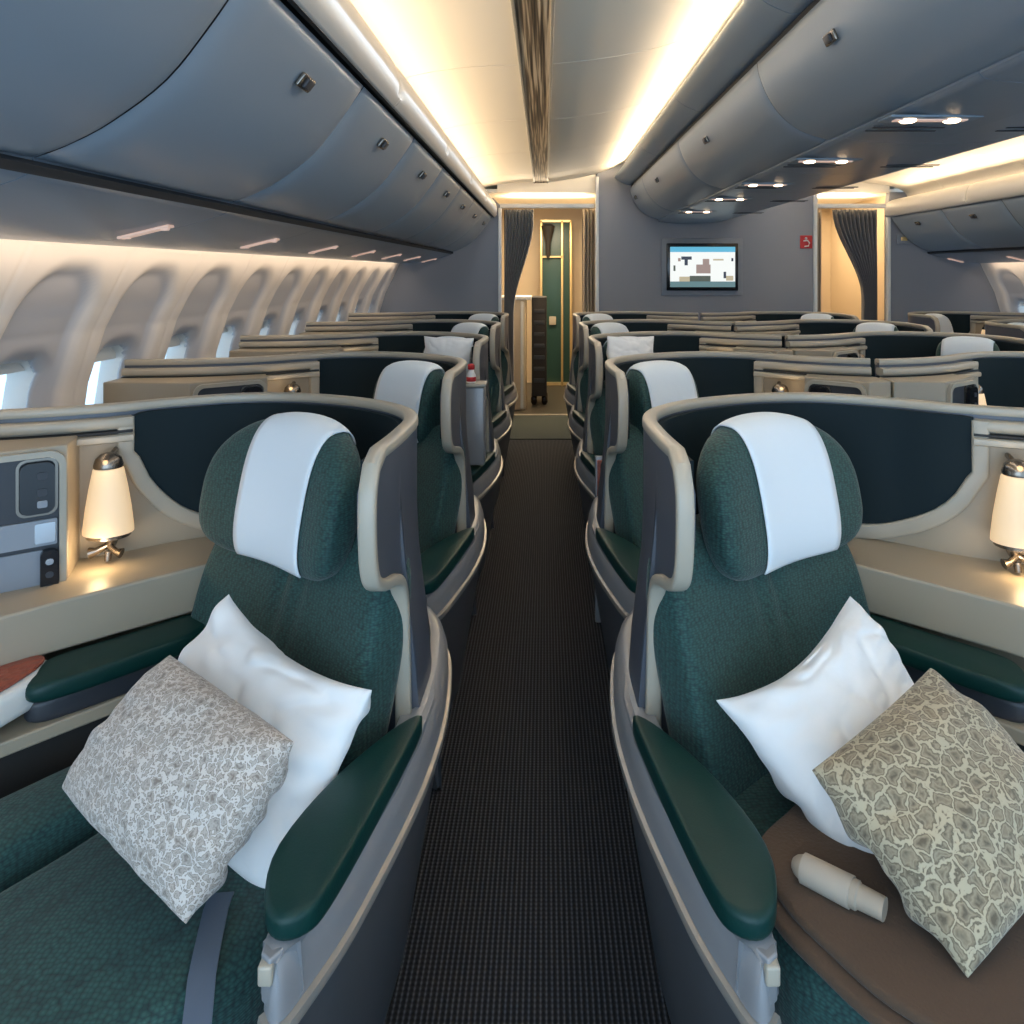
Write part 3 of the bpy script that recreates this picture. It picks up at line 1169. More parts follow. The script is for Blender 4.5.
def make_pod(s, window, near, umax):
    PE, LU, CA = (1.068, 1.055, 1.095) if (near and window) else ((1.155, 1.170, 1.235) if near else (0.955, 0.985, 1.045))
    sd = Side(s)
    root = empty('business_class_seat', (0, 0, 0))
    A, NN = arc_points(umax)

    def arcv(u):
        return min(A, key=lambda p: abs(p.x - u) + (5 if p.y < 1.82 and p.x < 0.5 else 0)).y
    LV = arcv(LU) - 0.125

    def bul(z, v, u):
        # lower part of the aisle side bulges out to the aisle
        return (-0.035 * sstep(0.95, 0.55, z) + 0.11 * sstep(0.52, 0.30, z)) * sstep(2.12, 1.95, v) * sstep(0.6, 0.3, u)

    def zb(v, u):
        if u > 0.5 or v > 1.618:
            return 0.0
        tb = [(1.41, 1.02), (1.435, 0.93), (1.475, 0.902), (1.53, 0.892), (1.578, 0.868), (1.60, 0.83), (1.618, 0.60)]
        for (v0, z0), (v1, z1) in zip(tb, tb[1:]):
            if v <= v1:
                return z0 + (z1 - z0) * max(0, v - v0) / (v1 - v0)
        return 0.0
    # shell wall
    g = G()
    rows = []
    zt = lambda v, u: TOP - (0.06 * sstep(1.47, 1.415, v) ** 2 if u < 0.4 else 0)
    for i, p in enumerate(A):
        z0, z1 = zb(p.y, p.x), zt(p.y, p.x) - 0.012
        n_ = NN[i]
        col = []
        K = 12
        for k in range(K + 1):
            z = z0 + (z1 - z0) * k / K
            d = bul(z, p.y, p.x)
            col.append(sd.L(p.x + d, p.y, z))
        for k in range(K, -1, -1):
            z = z0 + (z1 - z0) * k / K
            d = max(0, bul(z, p.y, p.x))
            col.append(sd.L(p.x + n_.x * 0.028 + d, p.y + n_.y * 0.028, z))
        rows.append(col)
    g.grid(rows, closed_v=True, cap0=True, cap1=True)
    sh = g.build('shell', M['shell'], root)
    # cream inner lining of the alcove
    i0 = min(i for i, p in enumerate(A) if p.x > PE - 0.30)
    rows = []
    for i in range(i0, len(A)):
        p, n_ = A[i], NN[i]
        rows.append([sd.L(p.x + n_.x * q, p.y + n_.y * q, z) for q, z in ((0.03, 0.5), (0.036, 0.5), (0.036, TOP - 0.06), (0.03, TOP - 0.06))])
    g = G()
    g.grid(rows, closed_v=True, cap0=True, cap1=True)
    g.build('alcove_lining', M['cream'], root)
    # rim: up the front of the wing, then along the whole top
    path, nr = [], []
    n0 = Vector((1, 0))
    for (u, v, z) in ((0.262, 1.604, 0.44), (0.264, 1.604, 0.60), (0.266, 1.602, 0.72), (0.267, 1.596, 0.80), (0.270, 1.574, 0.855), (0.276, 1.53, 0.880), (0.284, 1.475, 0.893),
                      (0.291, 1.435, 0.915), (0.294, 1.418, 0.955), (0.295, 1.412, 1.02), (0.295, 1.416, 1.085), (0.293, 1.436, 1.130)):
        path.append((u, v, z))
    path = [tuple(q) for q in catmull(path, 4)]
    nr = [n0] * len(path)
    for i, p in enumerate(A):
        if p.y < 1.48 and p.x < 0.4:
            continue
        path.append((p.x + NN[i].x * 0.014, p.y + NN[i].y * 0.014, TOP - 0.010))
        nr.append(NN[i])
    sweep(sd, 'shell_rim', root, M['rim'], path, nr, 0.034, 0.024)
    # dark padded panel following the inside of the shell
    pi = [i for i, p in enumerate(A) if (p.y > 1.46 or p.x > 0.5) and p.x < PE]

    def pbot(i):
        u, v = A[i].x, A[i].y
        if u < 0.66:
            return 0.93 if v < 1.635 and u < 0.5 else (0.48 if u < 0.40 else 0.84)
        t = min(1.0, max(0, (u - (PE - 0.268)) / 0.270))
        return 0.805 + 0.27 * (1 - math.sqrt(max(0, 1 - t ** 2.1)))
    rows = []
    for i in pi:
        p, n_ = A[i], NN[i]
        z0, z1 = pbot(i), TOP - 0.024
        if p.x > PE - 0.028:
            z1 -= 0.012 * ((p.x - PE + 0.028) / 0.028) ** 2
        z0 = min(z0, z1 - 0.03)
        col = []
        for k in range(9):
            z = z0 + (z1 - z0) * k / 8
            col.append(sd.L(p.x + n_.x * (0.044), p.y + n_.y * (0.044), z))
        for k in range(8, -1, -1):
            z = z0 + (z1 - z0) * k / 8
            col.append(sd.L(p.x + n_.x * 0.026, p.y + n_.y * 0.026, z))
        rows.append(col)
    g = G()
    g.grid(rows, closed_v=True, cap0=True, cap1=True)
    g.build('padded_panel', M['panel'], root)
    # beige band round the lower edge of the panel
    path, nr = [], []
    for i in pi:
        if A[i].x < 0.66:
            continue
        p, n_ = A[i], NN[i]
        path.append((p.x + n_.x * 0.045, p.y + n_.y * 0.045, pbot(i) - 0.012))
        nr.append(n_)
    e = pi[-1]
    for z in (0.99, 1.03, 1.07, 1.10, 1.125):
        if z > path[-1][2]:
            path.append((A[e].x + 0.014 + NN[e].x * 0.045, A[e].y - 0.006 + NN[e].y * 0.045, z))
            nr.append(NN[e])
    sweep(sd, 'panel_band', root, M['rim'], path, nr, 0.022, 0.040)
    # stepped ledges under the rim over the alcove
    for (q, zz, hh, mm) in ((0.030, 1.112, 0.030, 'rim'), (0.034, 1.090, 0.008, 'seam'), (0.042, 1.074, 0.022, 'rim')):
        path = [(A[i].x + NN[i].x * q, A[i].y + NN[i].y * q, zz) for i in range(e, len(A))]
        sweep(sd, 'alcove_ledge' if mm == 'rim' else 'ledge_gap', root, M[mm], path, [NN[i] for i in range(e, len(A))], 0.05, hh)

    # console: lower ledge, tray, armrest pad, upper block with sloping shelf
    U = umax
    lowp = [(0.66, 1.90), (0.785, 1.78), (0.85, 1.70), (0.95, 1.59), (1.035, 1.495), (1.18, 1.33), (U, 1.28), (U, 1.84), (1.25, 1.89), (1.10, 1.95), (0.98, 2.04), (0.82, 2.11)]
    lowi = [(0.70, 1.91), (0.80, 1.80), (0.87, 1.72), (0.97, 1.61), (1.06, 1.515), (1.20, 1.36), (U - 0.01, 1.31), (U - 0.01, 1.84), (1.25, 1.88), (1.10, 1.94), (0.98, 2.03), (0.82, 2.10)]
    prism(sd, 'console_base', root, M['dark'], lowi, 0.0, 0.542)
    prism(sd, 'console_ledge', root, M['cream'], lowp, 0.542, 0.572, 0.004)
    poly_cushion(sd, 'stowage_tray', root, M['slate'], [(0.81, 1.83), (0.80, 1.77), (0.90, 1.655), (1.00, 1.56), (1.045, 1.575), (1.04, 1.64), (0.95, 1.73)], 0.572, 0.618, 0.012, 0)
    poly_cushion(sd, 'outer_armrest', root, M['leather'], [(0.78, 1.90), (0.778, 1.77), (0.86, 1.665), (0.945, 1.575), (1.005, 1.535), (1.04, 1.575), (1.045, 1.655), (0.93, 1.77), (0.85, 1.86)], 0.622, 0.662, 0.016, 0.004)
    up = [(0.74, 1.96), (0.805, 1.885), (1.045, 1.665), (1.20, 1.50), (U, 1.45), (U, 1.84), (1.25, 1.89), (1.10, 1.95), (0.98, 2.045), (0.82, 2.12)]
    prism(sd, 'console_block', root, M['cream'], up, 0.665, 0.775, 0.006)
    # side cabinet with stowed handset and remote
    ca, ce = Vector((CA, arcv(CA) - 0.185)), Vector((0.80, -0.60))
    cw = 0.28 if window else (0.105 if near else 0.24)
    cn = Vector((-0.60, -0.80))
    ce2 = ca + ce * cw
    cab = [tuple(ca), tuple(ce2), (max(U, ce2.x + 0.01), ce2.y + 0.02), (max(U, ce2.x + 0.01), 1.84), (max(1.29, CA + 0.08), 1.875), (CA + 0.055, arcv(CA + 0.055) - 0.02)]
    prism(sd, 'cabinet', root, M['cream'], cab, 0.660, 1.092, 0.004)
    CAB = root.children[-1]

    def cpt(t, z, d):
        q = ca + ce * t + cn * d
        return sd.L(q.x, q.y, z)

    def cplate(name, m_, t0, t1, z0, z1, d0, d1, r_, parent, hole=None):
        g = G()
        o_p = rrect((t0 + t1) / 2, (z0 + z1) / 2, (t1 - t0) / 2, (z1 - z0) / 2, r_)
        rings = [[cpt(t, z, d) for t, z in o_p] for d in (d0, d1)]
        if hole:
            ip = rrect((t0 + t1) / 2, (z0 + z1) / 2, (t1 - t0) / 2 - hole, (z1 - z0) / 2 - hole, max(0.004, r_ - hole * 0.7))
            rings += [[cpt(t, z, d) for t, z in ip] for d in (d1, d0)]
            g.grid(rings, closed_v=True, closed_u=True)
        else:
            g.grid(rings, closed_v=True, cap0=True, cap1=True)
        return g.build(name, m_, parent)
    cplate('cabinet_frame', M['rim'], 0.004, cw - 0.01, 0.680, 1.084, -0.001, 0.014, 0.035, CAB, 0.014)
    cplate('cabinet_interior', M['slate'], 0.016, cw - 0.022, 0.692, 1.072, -0.001, 0.003, 0.025, CAB)
    cplate('handset_cradle', M['pewter'], 0.020, 0.102, 0.935, 1.068, 0.002, 0.008, 0.02, CAB, 0.006)
    hs_ = cplate('handset', M['black'], 0.027, 0.095, 0.943, 1.060, 0.002, 0.022, 0.018, CAB)
    cplate('grey_shelf', M['grey_btn'], 0.022, cw - 0.03, 0.865, 0.925, 0.002, 0.010, 0.004, CAB)
    cplate('bright_tray', M['silver'], 0.026, 0.066, 0.872, 0.918, 0.008, 0.014, 0.004, CAB)
    cplate('grey_back_panel', M['tvframe'], 0.05, cw - 0.03, 0.70, 0.855, 0.002, 0.008, 0.004, CAB)
    cplate('remote_control', M['black'], 0.020, 0.056, 0.708, 0.856, 0.006, 0.024, 0.014, CAB)
    for (zz, m_) in ((0.992, 'slate'), (1.03, 'slate'), (0.965, 'grey_btn')):
        cplate('handset_button', M[m_], 0.042, 0.062, zz - 0.008, zz + 0.008, 0.020, 0.0245, 0.004, CAB)
    for (zz, m_) in ((0.83, 'silver'), (0.80, 'slate'), (0.77, 'slate'), (0.735, 'silver')):
        cplate('remote_button', M[m_], 0.030, 0.046, zz - 0.007, zz + 0.007, 0.022, 0.0262, 0.0065, CAB)
    cplate('socket_plate', M['silver'], 0.128, 0.19, 0.60, 0.66, 0.04, 0.044, 0.004, CAB) if False else None
    # lamp
    lm = G()
    prof = [(0.034, 0.0), (0.036, -0.004), (0.045, -0.05), (0.053, -0.10), (0.0585, -0.148), (0.059, -0.160), (0.054, -0.160)]
    lm.lathe(sd.L(LU, LV, 1.012), prof[::-1], 24, flat=0.85)
    lamp = lm.build('reading_lamp', M['lamp'], root)
    g = G()
    g.lathe(sd.L(LU, LV, 1.012), [(0.033, 0.001), (0.034, 0.008), (0.029, 0.024), (0.018, 0.034), (0.006, 0.038)], 18)
    c_ = sd.L(LU, LV, 0)
    g.tube([sd.L(LU, LV, 1.035), sd.L(LU + 0.01, LV + 0.05, 1.045), sd.L(LU + 0.03, LV + 0.09, 1.04)], 0.007)
    g.build('lamp_cap', M['pewter'], lamp)
    g = G()
    g.lathe(sd.L(LU, LV, 0.836), [(0.036, 0.0), (0.052, 0.006), (0.052, 0.014)], 20, flat=0.85)
    g.tube([sd.L(LU - 0.005, LV, 0.836), sd.L(LU, LV + 0.01, 0.812), sd.L(LU + 0.025, LV + 0.07, 0.808)], [0.012, 0.010, 0.010])
    g.tube([sd.L(LU + 0.0, LV, 0.818), sd.L(LU + 0.026, LV - 0.008, 0.806), sd.L(LU + 0.040, LV - 0.01, 0.802)], [0.008, 0.009, 0.014])
    g.tube([sd.L(LU - 0.0, LV, 0.818), sd.L(LU - 0.022, LV - 0.006, 0.804), sd.L(LU - 0.036, LV - 0.006, 0.80)], [0.008, 0.008, 0.013])
    g.tube([sd.L(LU - 0.006, LV - 0.01, 0.806), sd.L(LU - 0.006, LV - 0.014, 0.784)], [0.009, 0.008])
    g.build('lamp_bracket', M['pewter'], lamp)

    # seat: cushions
    block(sd, 'backrest', root, M['fabric'], (0.535, 1.740, 0.635), 0.312, 0.078, 0.30, 5.5, 3.6, 0.30, nX=70,
          shape=lambda a, b_, c, x: (a * (1 - 0.05 * sstep(0.1, 0.32, c)), b_ + 0.035 * abs(x) ** 3 - 0.012 * (math.exp(-((x + 0.04) / 0.05) ** 2) + 0.8 * math.exp(-((x - 0.16) / 0.05) ** 2)) * sstep(0.0, 0.2, c) * (b_ > 0), c))
    head_block(sd, 'headrest', root, M['fabric'], near)
    mo = [(0.345, 1.53), (0.365, 1.32), (0.378, 1.20), (0.405, 1.125), (0.465, 1.065), (0.60, 0.965), (0.80, 0.86), (1.02, 0.92), (0.945, 1.17), (0.83, 1.36), (0.73, 1.53), (0.56, 1.66)]
    if not near:
        mo = [(u, max(v, 1.115 + 0.1 * abs(u - 0.7))) for u, v in mo]
    poly_cushion(sd, 'seat_cushion', root, M['fabric'], mo, 0.33, 0.475, 0.05, 0.012)
    bo = [(0.70, 1.60), (0.78, 1.49), (0.86, 1.365), (0.965, 1.20), (1.06, 1.22), (1.08, 1.33), (0.98, 1.48), (0.86, 1.63), (0.78, 1.70)]
    poly_cushion(sd, 'side_bolster', root, M['fabric'], bo, 0.33, 0.505, 0.04, 0.010)
    prism(sd, 'seat_pan', root, M['dark'], [(0.37, 1.60), (0.40, 1.22), (0.52, 1.12), (0.78, 1.12), (0.95, 1.14), (1.0, 1.30), (0.72, 1.66), (0.6, 1.75)], 0.02, 0.34)
    # aisle-side console: swept profile
    cp = [(0.352, 1.035), (0.336, 1.016), (0.316, 1.020), (0.298, 1.06), (0.268, 1.15), (0.245, 1.25), (0.218, 1.39), (0.200, 1.52), (0.190, 1.68), (0.198, 1.86), (0.222, 2.02), (0.27, 2.13)]
    cpp = catmull(cp, 5)
    cn_ = []
    for i in range(len(cpp)):
        t = (cpp[min(i + 1, len(cpp) - 1)] - cpp[max(i - 1, 0)]).normalized()
        cn_.append(Vector((-t.y, t.x)) * -1)

    def strip(name, prof, m_):
        rows = []
        for p, n_ in zip(cpp, cn_):
            q = n_ if n_.x > 0 or p.y < 1.1 else n_
            rows.append([sd.L(p.x + q.x * d, p.y + q.y * d, z) for d, z in prof])
        g = G()
        g.grid(rows, closed_v=True, cap0=True, cap1=True)
        return g.build(name, m_, root)
    strip('kick_panel', [(0.086, 0.0), (0.060, 0.155), (0.034, 0.31), (0.008, 0.462), (0.03, 0.47), (0.09, 0.2), (0.10, 0.0)], M['kick'])
    strip('side_trim', [(-0.003, 0.472), (-0.005, 0.480), (-0.003, 0.488), (0.012, 0.492), (0.02, 0.47)], M['trimgrey'])
    strip('side_console', [(0.004, 0.492), (0.006, 0.53), (0.016, 0.562), (0.030, 0.572), (0.05, 0.574), (0.055, 0.50), (0.03, 0.48)], M['console'])
    # top plate under the pad
    tp = [(0.352, 1.036), (0.336, 1.024), (0.312, 1.06), (0.282, 1.15), (0.26, 1.25), (0.232, 1.39), (0.214, 1.52), (0.206, 1.66), (0.225, 1.80), (0.26, 1.80), (0.27, 1.56), (0.325, 1.34), (0.352, 1.20), (0.358, 1.10)]
    prism(sd, 'console_top', root, M['console'], tp, 0.505, 0.572, 0.003)
    poly_cushion(sd, 'armrest', root, M['leather'], [(0.212, 1.53), (0.222, 1.42), (0.250, 1.24), (0.277, 1.10), (0.298, 1.055), (0.336, 1.045), (0.366, 1.085), (0.380, 1.18), (0.338, 1.33), (0.262, 1.48)], 0.574, 0.614, 0.012, 0.003)
    # vertical seams and bronze strips added to imitate warm glints near the floor
    g = G()
    g.tube([sd.L(0.375, 1.075, 0.01), sd.L(0.352, 1.06, 0.12), sd.L(0.327, 1.045, 0.28), sd.L(0.305, 1.03, 0.46)], 0.005, 8)
    g.build('corner_strip', M['bronze'], root)
    # belt latch bracket at the front of the armrest
    g = G()
    g.box(sd.L(0.342, 1.03, 0.552), (0.010, 0.010, 0.014), bev=0.004)
    g.build('armrest_bracket', M['rim'], root)
    # footwell shroud on the rear of the shell
    prism(sd, 'rear_shroud', root, M['shell'], [(0.40, 2.02), (0.55, 2.12), (0.82, 2.17), (1.0, 2.09), (1.0, 2.20), (0.45, 2.20)], 0.0, 0.62, 0.01)
    return root, sd


def make_cover(sd, near):
    if near:
        x0, x1 = (-0.40, 0.58) if sd.s < 0 else (-0.58, 0.46)
        xs = [x0 + (x1 - x0) * i / 14 for i in range(15)]
    else:
        xs = [-0.80 + 1.60 * i / 14 for i in range(15)]
    ts = [-0.34 * PI + (1.09 * PI) * j / 34 for j in range(35)]
    return head_block(sd, 'headrest_cover', None, M['cover'], near, xs=xs, ts=ts, off=0.006, solid=0.003)


# columns: aisle x, side sign, window?
COLS = [
    ('left window side', XA, -1, True, [0, 1, 2, 3, 4], 1.60),
    ('left half of the centre block', XA, 1, False, [0, 1, 2, 3, 4], 1.325),
    ('right half of the centre block', 2.72, -1, False, [1, 2, 3, 4], 1.42),
    ('far right window side', 2.75, 1, True, [3, 4], 1.70),
]
ROWN = ['nearest', 'second', 'third', 'fourth', 'farthest']
protos = {}
pods = {}
for (cname, ax, s, win, rows_, um) in COLS:
    proto = {}
    for k in rows_:
        near = k == 0
        if near not in proto:
            r_, sd = make_pod(s, win, near, um)
            c_ = make_cover(sd, near)
            proto[near] = (r_, c_)
        else:
            r_, c_ = copy_tree(proto[near][0]), copy_tree(proto[near][1])
        loc = (ax + s * OU, OV + PITCH * k, 0)
        r_.location = loc
        c_.location = loc
        if k == 0:
            lb = 'green business class seat in slate shell, nearest row, %s of the aisle' % ('left' if s < 0 else 'right')
        else:
            lb = 'green seat in grey shell, %s row, %s' % (ROWN[k], cname)
        tag(r_, lb, 'seat', 'green business class seats')
        tag(c_, 'white headrest cloth, %s row, %s' % (ROWN[k], cname), 'headrest cover', 'white headrest covers')
        pods[(cname, k)] = r_


# working reading lamps in the two nearest rows
for (ax, s, k, lu, lv) in ((XA, -1, 0, 1.045, 1.835), (XA, 1, 0, 1.16, 1.78), (XA, -1, 1, 0.985, 1.90), (XA, 1, 1, 0.985, 1.90), (XA, -1, 2, 0.985, 1.90), (XA, 1, 2, 0.985, 1.90), (2.72, -1, 1, 0.985, 1.90)):
    for (z, pw) in ((1.055, 0.14), (0.825, 0.55)):
        l = bpy.data.lights.new('lamp_light', 'POINT')
        l.energy, l.color, l.shadow_soft_size = pw, (1.0, 0.70, 0.38), 0.02
        o = bpy.data.objects.new('lamp_light', l)
        o.location = (ax + s * lu, lv + PITCH * k, z)
        COL.objects.link(o)


# ------------------------------------------------------------------ pillows
def WP(px, py, y):
    return Vector(((px - VX) * y / FPX, y, EYE - (py - VY) * y / FPX))


def pillow(name, c4, thick, m, seed, ep=(0.05, 0.05, 0.05, 0.05), wr=0.006, crease=0.010, flange=0.0, sag=0.0):
    """c4: four corners in order round the pillow; thickness bulges both ways"""
    c4 = [Vector(c) for c in c4]
    org = sum(c4, Vector()) / 4
    c4 = [c - org for c in c4]
    nrm = ((c4[2] - c4[0]).cross(c4[3] - c4[1])).normalized()
    rnd = random.Random(seed)
    ph = [(rnd.uniform(3, 9), rnd.uniform(3, 9), rnd.uniform(0, 6)) for _ in range(5)]
    NS = 60
    top, bot = [], []
    for i in range(NS + 1):
        rt_, rb_ = [], []
        for j in range(NS + 1):
            a, b_ = -1 + 2 * i / NS, -1 + 2 * j / NS
            a, b_ = sg(math.sin(a * PI / 2), 1), sg(math.sin(b_ * PI / 2), 1)
            pa = a * (1 - (ep[1] if a > 0 else ep[3]) * (1 - b_ * b_) * abs(a) ** 2)
            pb = b_ * (1 - (ep[2] if b_ > 0 else ep[0]) * (1 - a * a) * abs(b_) ** 2)
            p = (c4[0] * (1 - pa) * (1 - pb) + c4[1] * (1 + pa) * (1 - pb) + c4[2] * (1 + pa) * (1 + pb) + c4[3] * (1 - pa) * (1 + pb)) / 4
            f = (max(0, 1 - a * a) * max(0, 1 - b_ * b_)) ** 0.42
            wv = sum(math.sin(x * a + y * b_ + q + 1.7 * math.sin(2.3 * b_ + q)) for x, y, q in ph) * wr * (0.35 + 0.65 * (a * a + b_ * b_) / 2 * 1.6) * min(1, f * 2.2)
            # radial folds out of the corners
            ang = math.atan2(b_ * (1 if b_ else 1), a)
            rad = max(abs(a), abs(b_))
            wv += wr * 0.9 * math.sin(ang * 17 + ph[0][2]) * sstep(0.35, 0.8, rad) * min(1, f * 3)
            q3 = Vector((a * 1.3, b_ * 1.3, seed * 3.1))
            rid = 1 - abs(mnoise.noise(q3 * 1.3 + Vector((0.6 * mnoise.noise(q3 * 2.0), 0, 0))) * 2)
            wv += crease * (rid ** 3 - 0.4) * min(1, f * 2.5)
            wv += crease * 0.5 * mnoise.noise(q3 * 4.0) * min(1, f * 2.5)
            rt_.append(p + nrm * (thick / 2 * f + wv))
            rb_.append(p - nrm * (thick / 2 * f) + nrm * wv * 0.3)
        top.append(rt_)
        bot.append(rb_)
    g = G()
    g.grid(top)
    g.grid(bot)
    bm = bmesh.new()
    vs = [bm.verts.new(v) for v in g.v]
    for f in g.f:
        bm.faces.new([vs[i] for i in f])
    bmesh.ops.remove_doubles(bm, verts=bm.verts[:], dist=0.0004)
    bmesh.ops.recalc_face_normals(bm, faces=bm.faces)
    me = bpy.data.meshes.new(name)
    bm.to_mesh(me)
    bm.free()
    me.polygons.foreach_set('use_smooth', [True] * len(me.polygons))
    me.materials.append(m)
    o = bpy.data.objects.new(name, me)
    o.location = org
    COL.objects.link(o)
    md = o.modifiers.new('smooth', 'SUBSURF')
    md.levels = md.render_levels = 1
    return o


tag(pillow('pillow', [WP(229, 594, 1.62), WP(372, 690, 1.42), WP(268, 900, 1.26), WP(120, 760, 1.50)], 0.15, M['linen'], 3, ep=(0.20, -0.05, 0.0, 0.0), wr=0.008, crease=0.032), 'plain white pillow behind the grey printed cushion on the nearest left seat', 'pillow')
tag(pillow('cushion', [WP(170, 655, 1.44), WP(294, 742, 1.24), WP(186, 924, 1.12), WP(62, 788, 1.34)], 0.17, M['scroll'], 5, ep=(0.0, -0.03, 0.02, 0.0), wr=0.006), 'grey and cream scroll print cushion on the nearest left seat', 'cushion')
tag(pillow('pillow', [WP(850, 596, 1.62), WP(925, 705, 1.50), WP(880, 912, 1.24), WP(716, 700, 1.46)], 0.16, M['linen'], 11, ep=(-0.03, 0.0, 0.02, 0.26), wr=0.008, crease=0.032), 'plain white pillow leaning behind the leopard print cushion on the nearest right seat', 'pillow')
tag(pillow('cushion', [WP(930, 668, 1.40), WP(1092, 830, 1.24), WP(968, 978, 1.03), WP(812, 770, 1.24)], 0.16, M['leo'], 9, ep=(0.0, 0.0, 0.0, 0.03), wr=0.006), 'beige leopard print cushion on the nearest right seat', 'cushion')

# blanket on the right seat
sdR = Side(1)
rt = (XA + OU, OV, 0)
bo = [(0.46, 1.36), (0.378, 1.275), (0.385, 1.17), (0.425, 1.085), (0.48, 1.0), (0.57, 0.93), (0.68, 0.87), (0.85, 0.83), (1.03, 0.92), (1.0, 1.12), (0.93, 1.25), (0.86, 1.38), (0.72, 1.46), (0.56, 1.44)]
bl = poly_cushion(sdR, 'blanket', None, M['blanket'], bo, 0.492, 0.512, 0.009, 0.006, wrinkle=0.0012)
bl.location = rt
bl2 = poly_cushion(sdR, 'upper_fold', bl, M['blanket'], [(0.03 + (u - 0.03) * 1.0 + 0.018, v + 0.012) if v < 1.3 else (u, v) for u, v in bo], 0.513, 0.531, 0.009, 0.006, wrinkle=0.0012)
tag(bl, 'folded brown fleece blanket spread on the nearest right seat under the cushions', 'blanket')

# belts
g = G()
pts = [WP(222, 890, 1.235), WP(216, 915, 1.205), WP(208, 950, 1.14), WP(202, 985, 1.09), WP(197, 1020, 1.04), WP(190, 1060, 1.0)]
pts = [Vector((p.x, p.y, 0.0)) for p in pts]
rows = []
for i, p in enumerate(pts):
    t = (pts[min(i + 1, 5)] - pts[max(0, i - 1)]).normalized()
    nn_ = Vector((-t.y, t.x, 0)).normalized()
    z = 0.489 - (0.0 if i < 4 else 0.02 * (i - 3))
    rows.append([p + nn_ * w_ + Vector((0, 0, z + dz)) for w_, dz in ((-0.019, 0), (0.019, 0), (0.019, 0.003), (-0.019, 0.003))])
g.grid(rows, closed_v=True, cap0=True, cap1=True)
o = g.build('seat_belt', M['belt'])
tag(o, 'blue grey webbing seat belt lying across the nearest left seat cushion', 'seat belt')
g = G()
p0, p1 = WP(793, 878, 1.22), WP(885, 905, 1.13)
p0.z, p1.z = 0.552, 0.552
mid = [p0.lerp(p1, t) for t in (0, 0.04, 0.10, 0.5, 0.72, 0.74, 1.0)]
g.tube(mid, [0.008, 0.014, 0.018, 0.020, 0.020, 0.017, 0.016], 14)
o = g.build('seat_belt', M['tan'])
g = G()
q0, q1 = p0.lerp(p1, 0.12), p0.lerp(p1, 0.66)
g.tube([q0, q1], [0.0215, 0.0225], 16)
g.build('airbag_sleeve', M['sleeve'], o)
tag(o, 'tan padded seat belt sleeve lying on the brown blanket', 'seat belt')

# left console extras: white side shelf with rust woven pouch, black cup below, metal plate
sdL = Side(-1)
lt = (XA - OU, OV, 0)
pod = pods[('left window side', 0)]
shf = poly_cushion(sdL, 'side_shelf', None, M['white'], [(1.008, 1.62), (1.03, 1.50), (1.08, 1.36), (1.16, 1.26), (1.40, 1.24), (1.42, 1.44), (1.20, 1.52), (1.07, 1.655)], 0.60, 0.662, 0.02, 0.0)
shf.location = lt
tag(shf, 'white moulded side shelf at the left edge beside the nearest left seat', 'shelf')
pch = poly_cushion(sdL, 'woven_pouch', None, M['redweave'], [(1.035, 1.62), (1.05, 1.50), (1.10, 1.37), (1.18, 1.28), (1.38, 1.26), (1.40, 1.42), (1.20, 1.50), (1.08, 1.635)], 0.663, 0.672, 0.004, 0.004)
pch.location = lt
tag(pch, 'rust red woven leather mat lying on the white side shelf', 'mat')
g = G()
for (r0, z) in ((0.0, 0),):
    g.lathe((-1.17, 1.545, 0.573), [(0.030, 0), (0.036, 0.004), (0.042, 0.018), (0.040, 0.024)], 18)
o = g.build('cup', M['black'])
tag(o, 'small glossy black cup under the white side shelf', 'cup')
g = G()
for z in (0.58, 0.588):
    pass

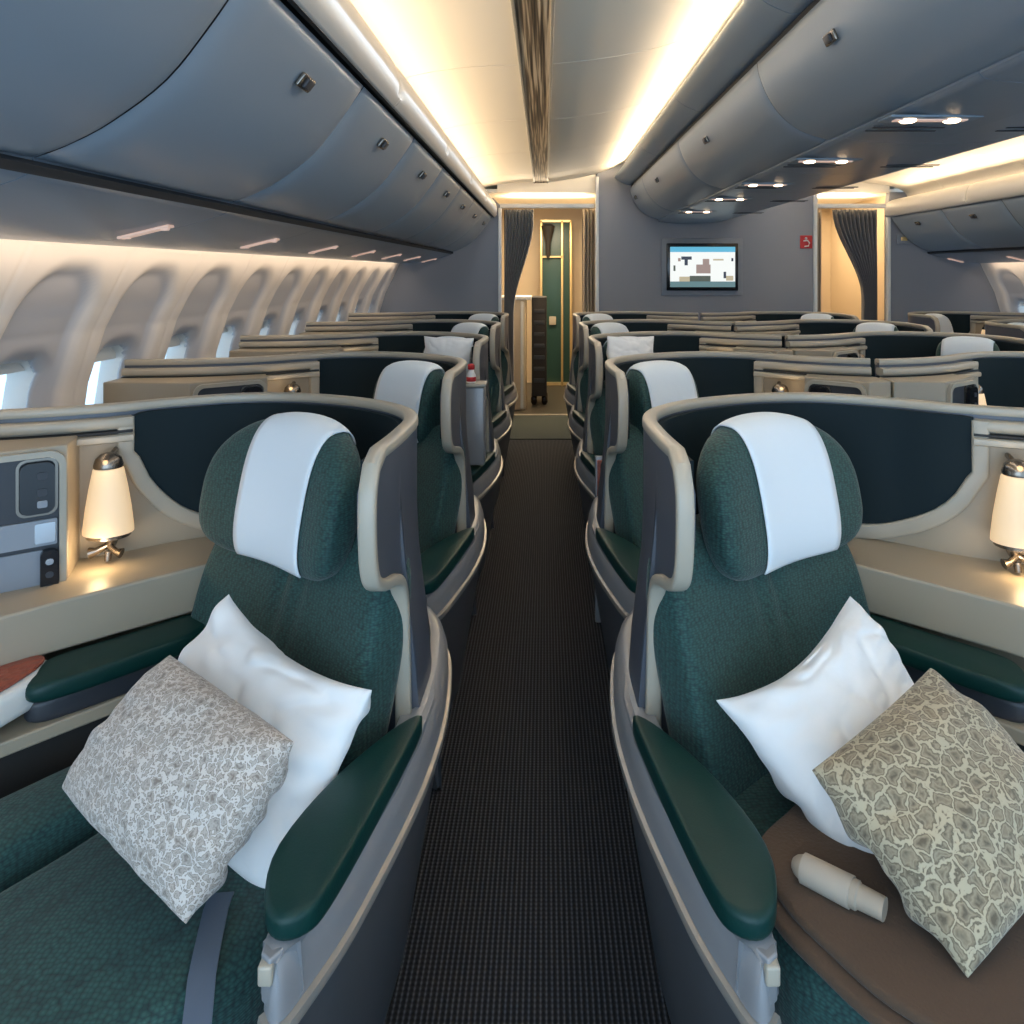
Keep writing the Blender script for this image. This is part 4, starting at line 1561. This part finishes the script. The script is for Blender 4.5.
# third row: white pillow, stowage box and small red and white bottle
tag(pillow('pillow', [WP(424, 336, 3.95), WP(474, 338, 3.88), WP(468, 392, 3.80), WP(428, 392, 3.86)], 0.10, M['linen'], 21, wr=0.004), 'white pillow standing on the third row left window seat', 'pillow')
tag(pillow('pillow', [WP(607, 336, 3.86), WP(654, 336, 3.95), WP(652, 385, 3.86), WP(606, 385, 3.76)], 0.10, M['linen'], 22, wr=0.004), 'white pillow standing on the third row seat right of the aisle', 'pillow')
g = G()
zt_ = EYE - (386 - VY) * 3.45 / FPX
zb0 = 0.628
g.box((-0.322, 3.47, (zt_ + zb0) / 2), (0.050, 0.05, (zt_ - zb0) / 2), bev=0.008)
rt2 = g.build('stowage_column', M['console'])
g = G()
g.box((-0.322, 3.47, zt_ + 0.006), (0.056, 0.058, 0.008), bev=0.004)
g.build('column_top', M['rim'], rt2)
tag(rt2, 'narrow grey box with beige top on the third row left aisle armrest', 'stowage column')
g = G()
bx, by = -0.335, 3.45
zb_ = zt_ + 0.0145
g.lathe((bx, by, zb_), [(0.018, 0), (0.021, 0.004), (0.021, 0.035), (0.014, 0.05), (0.013, 0.06)], 16)
o = g.build('bottle', M['white'])
g = G()
g.lathe((bx, by, zb_), [(0.0215, 0.008), (0.0222, 0.010), (0.0222, 0.026), (0.0215, 0.028)], 16)
g.build('bottle_label', M['red'], o)
g = G()
g.lathe((bx, by, zb_ + 0.061), [(0.014, 0), (0.016, 0.004), (0.016, 0.02), (0.010, 0.026)], 16)
g.build('bottle_cap', M['red'], o)
tag(o, 'small red and white bottle on the narrow grey box by the aisle', 'bottle')

# literature pocket in front of the third right pod
rt = empty('literature_pocket', (0.262, 3.235, 0.0))
g = G()
g.box((0, 0.012, 0.36), (0.048, 0.010, 0.355), bev=0.006)
g.build('pocket_back', M['console'], rt)
g = G()
g.box((0, -0.004, 0.585), (0.040, 0.004, 0.115), bev=0.002)
g.build('magazine', M['redweave'], rt)
g = G()
g.box((0, -0.010, 0.66), (0.026, 0.004, 0.028), bev=0.002)
g.build('card', M['dark'], rt)
g = G()
g.box((0, -0.016, 0.49), (0.046, 0.005, 0.03), bev=0.004)
g.build('pocket_lip', M['rim'], rt)
tag(rt, 'grey literature pocket with reddish magazine at the aisle side of the third right row', 'magazine pocket')
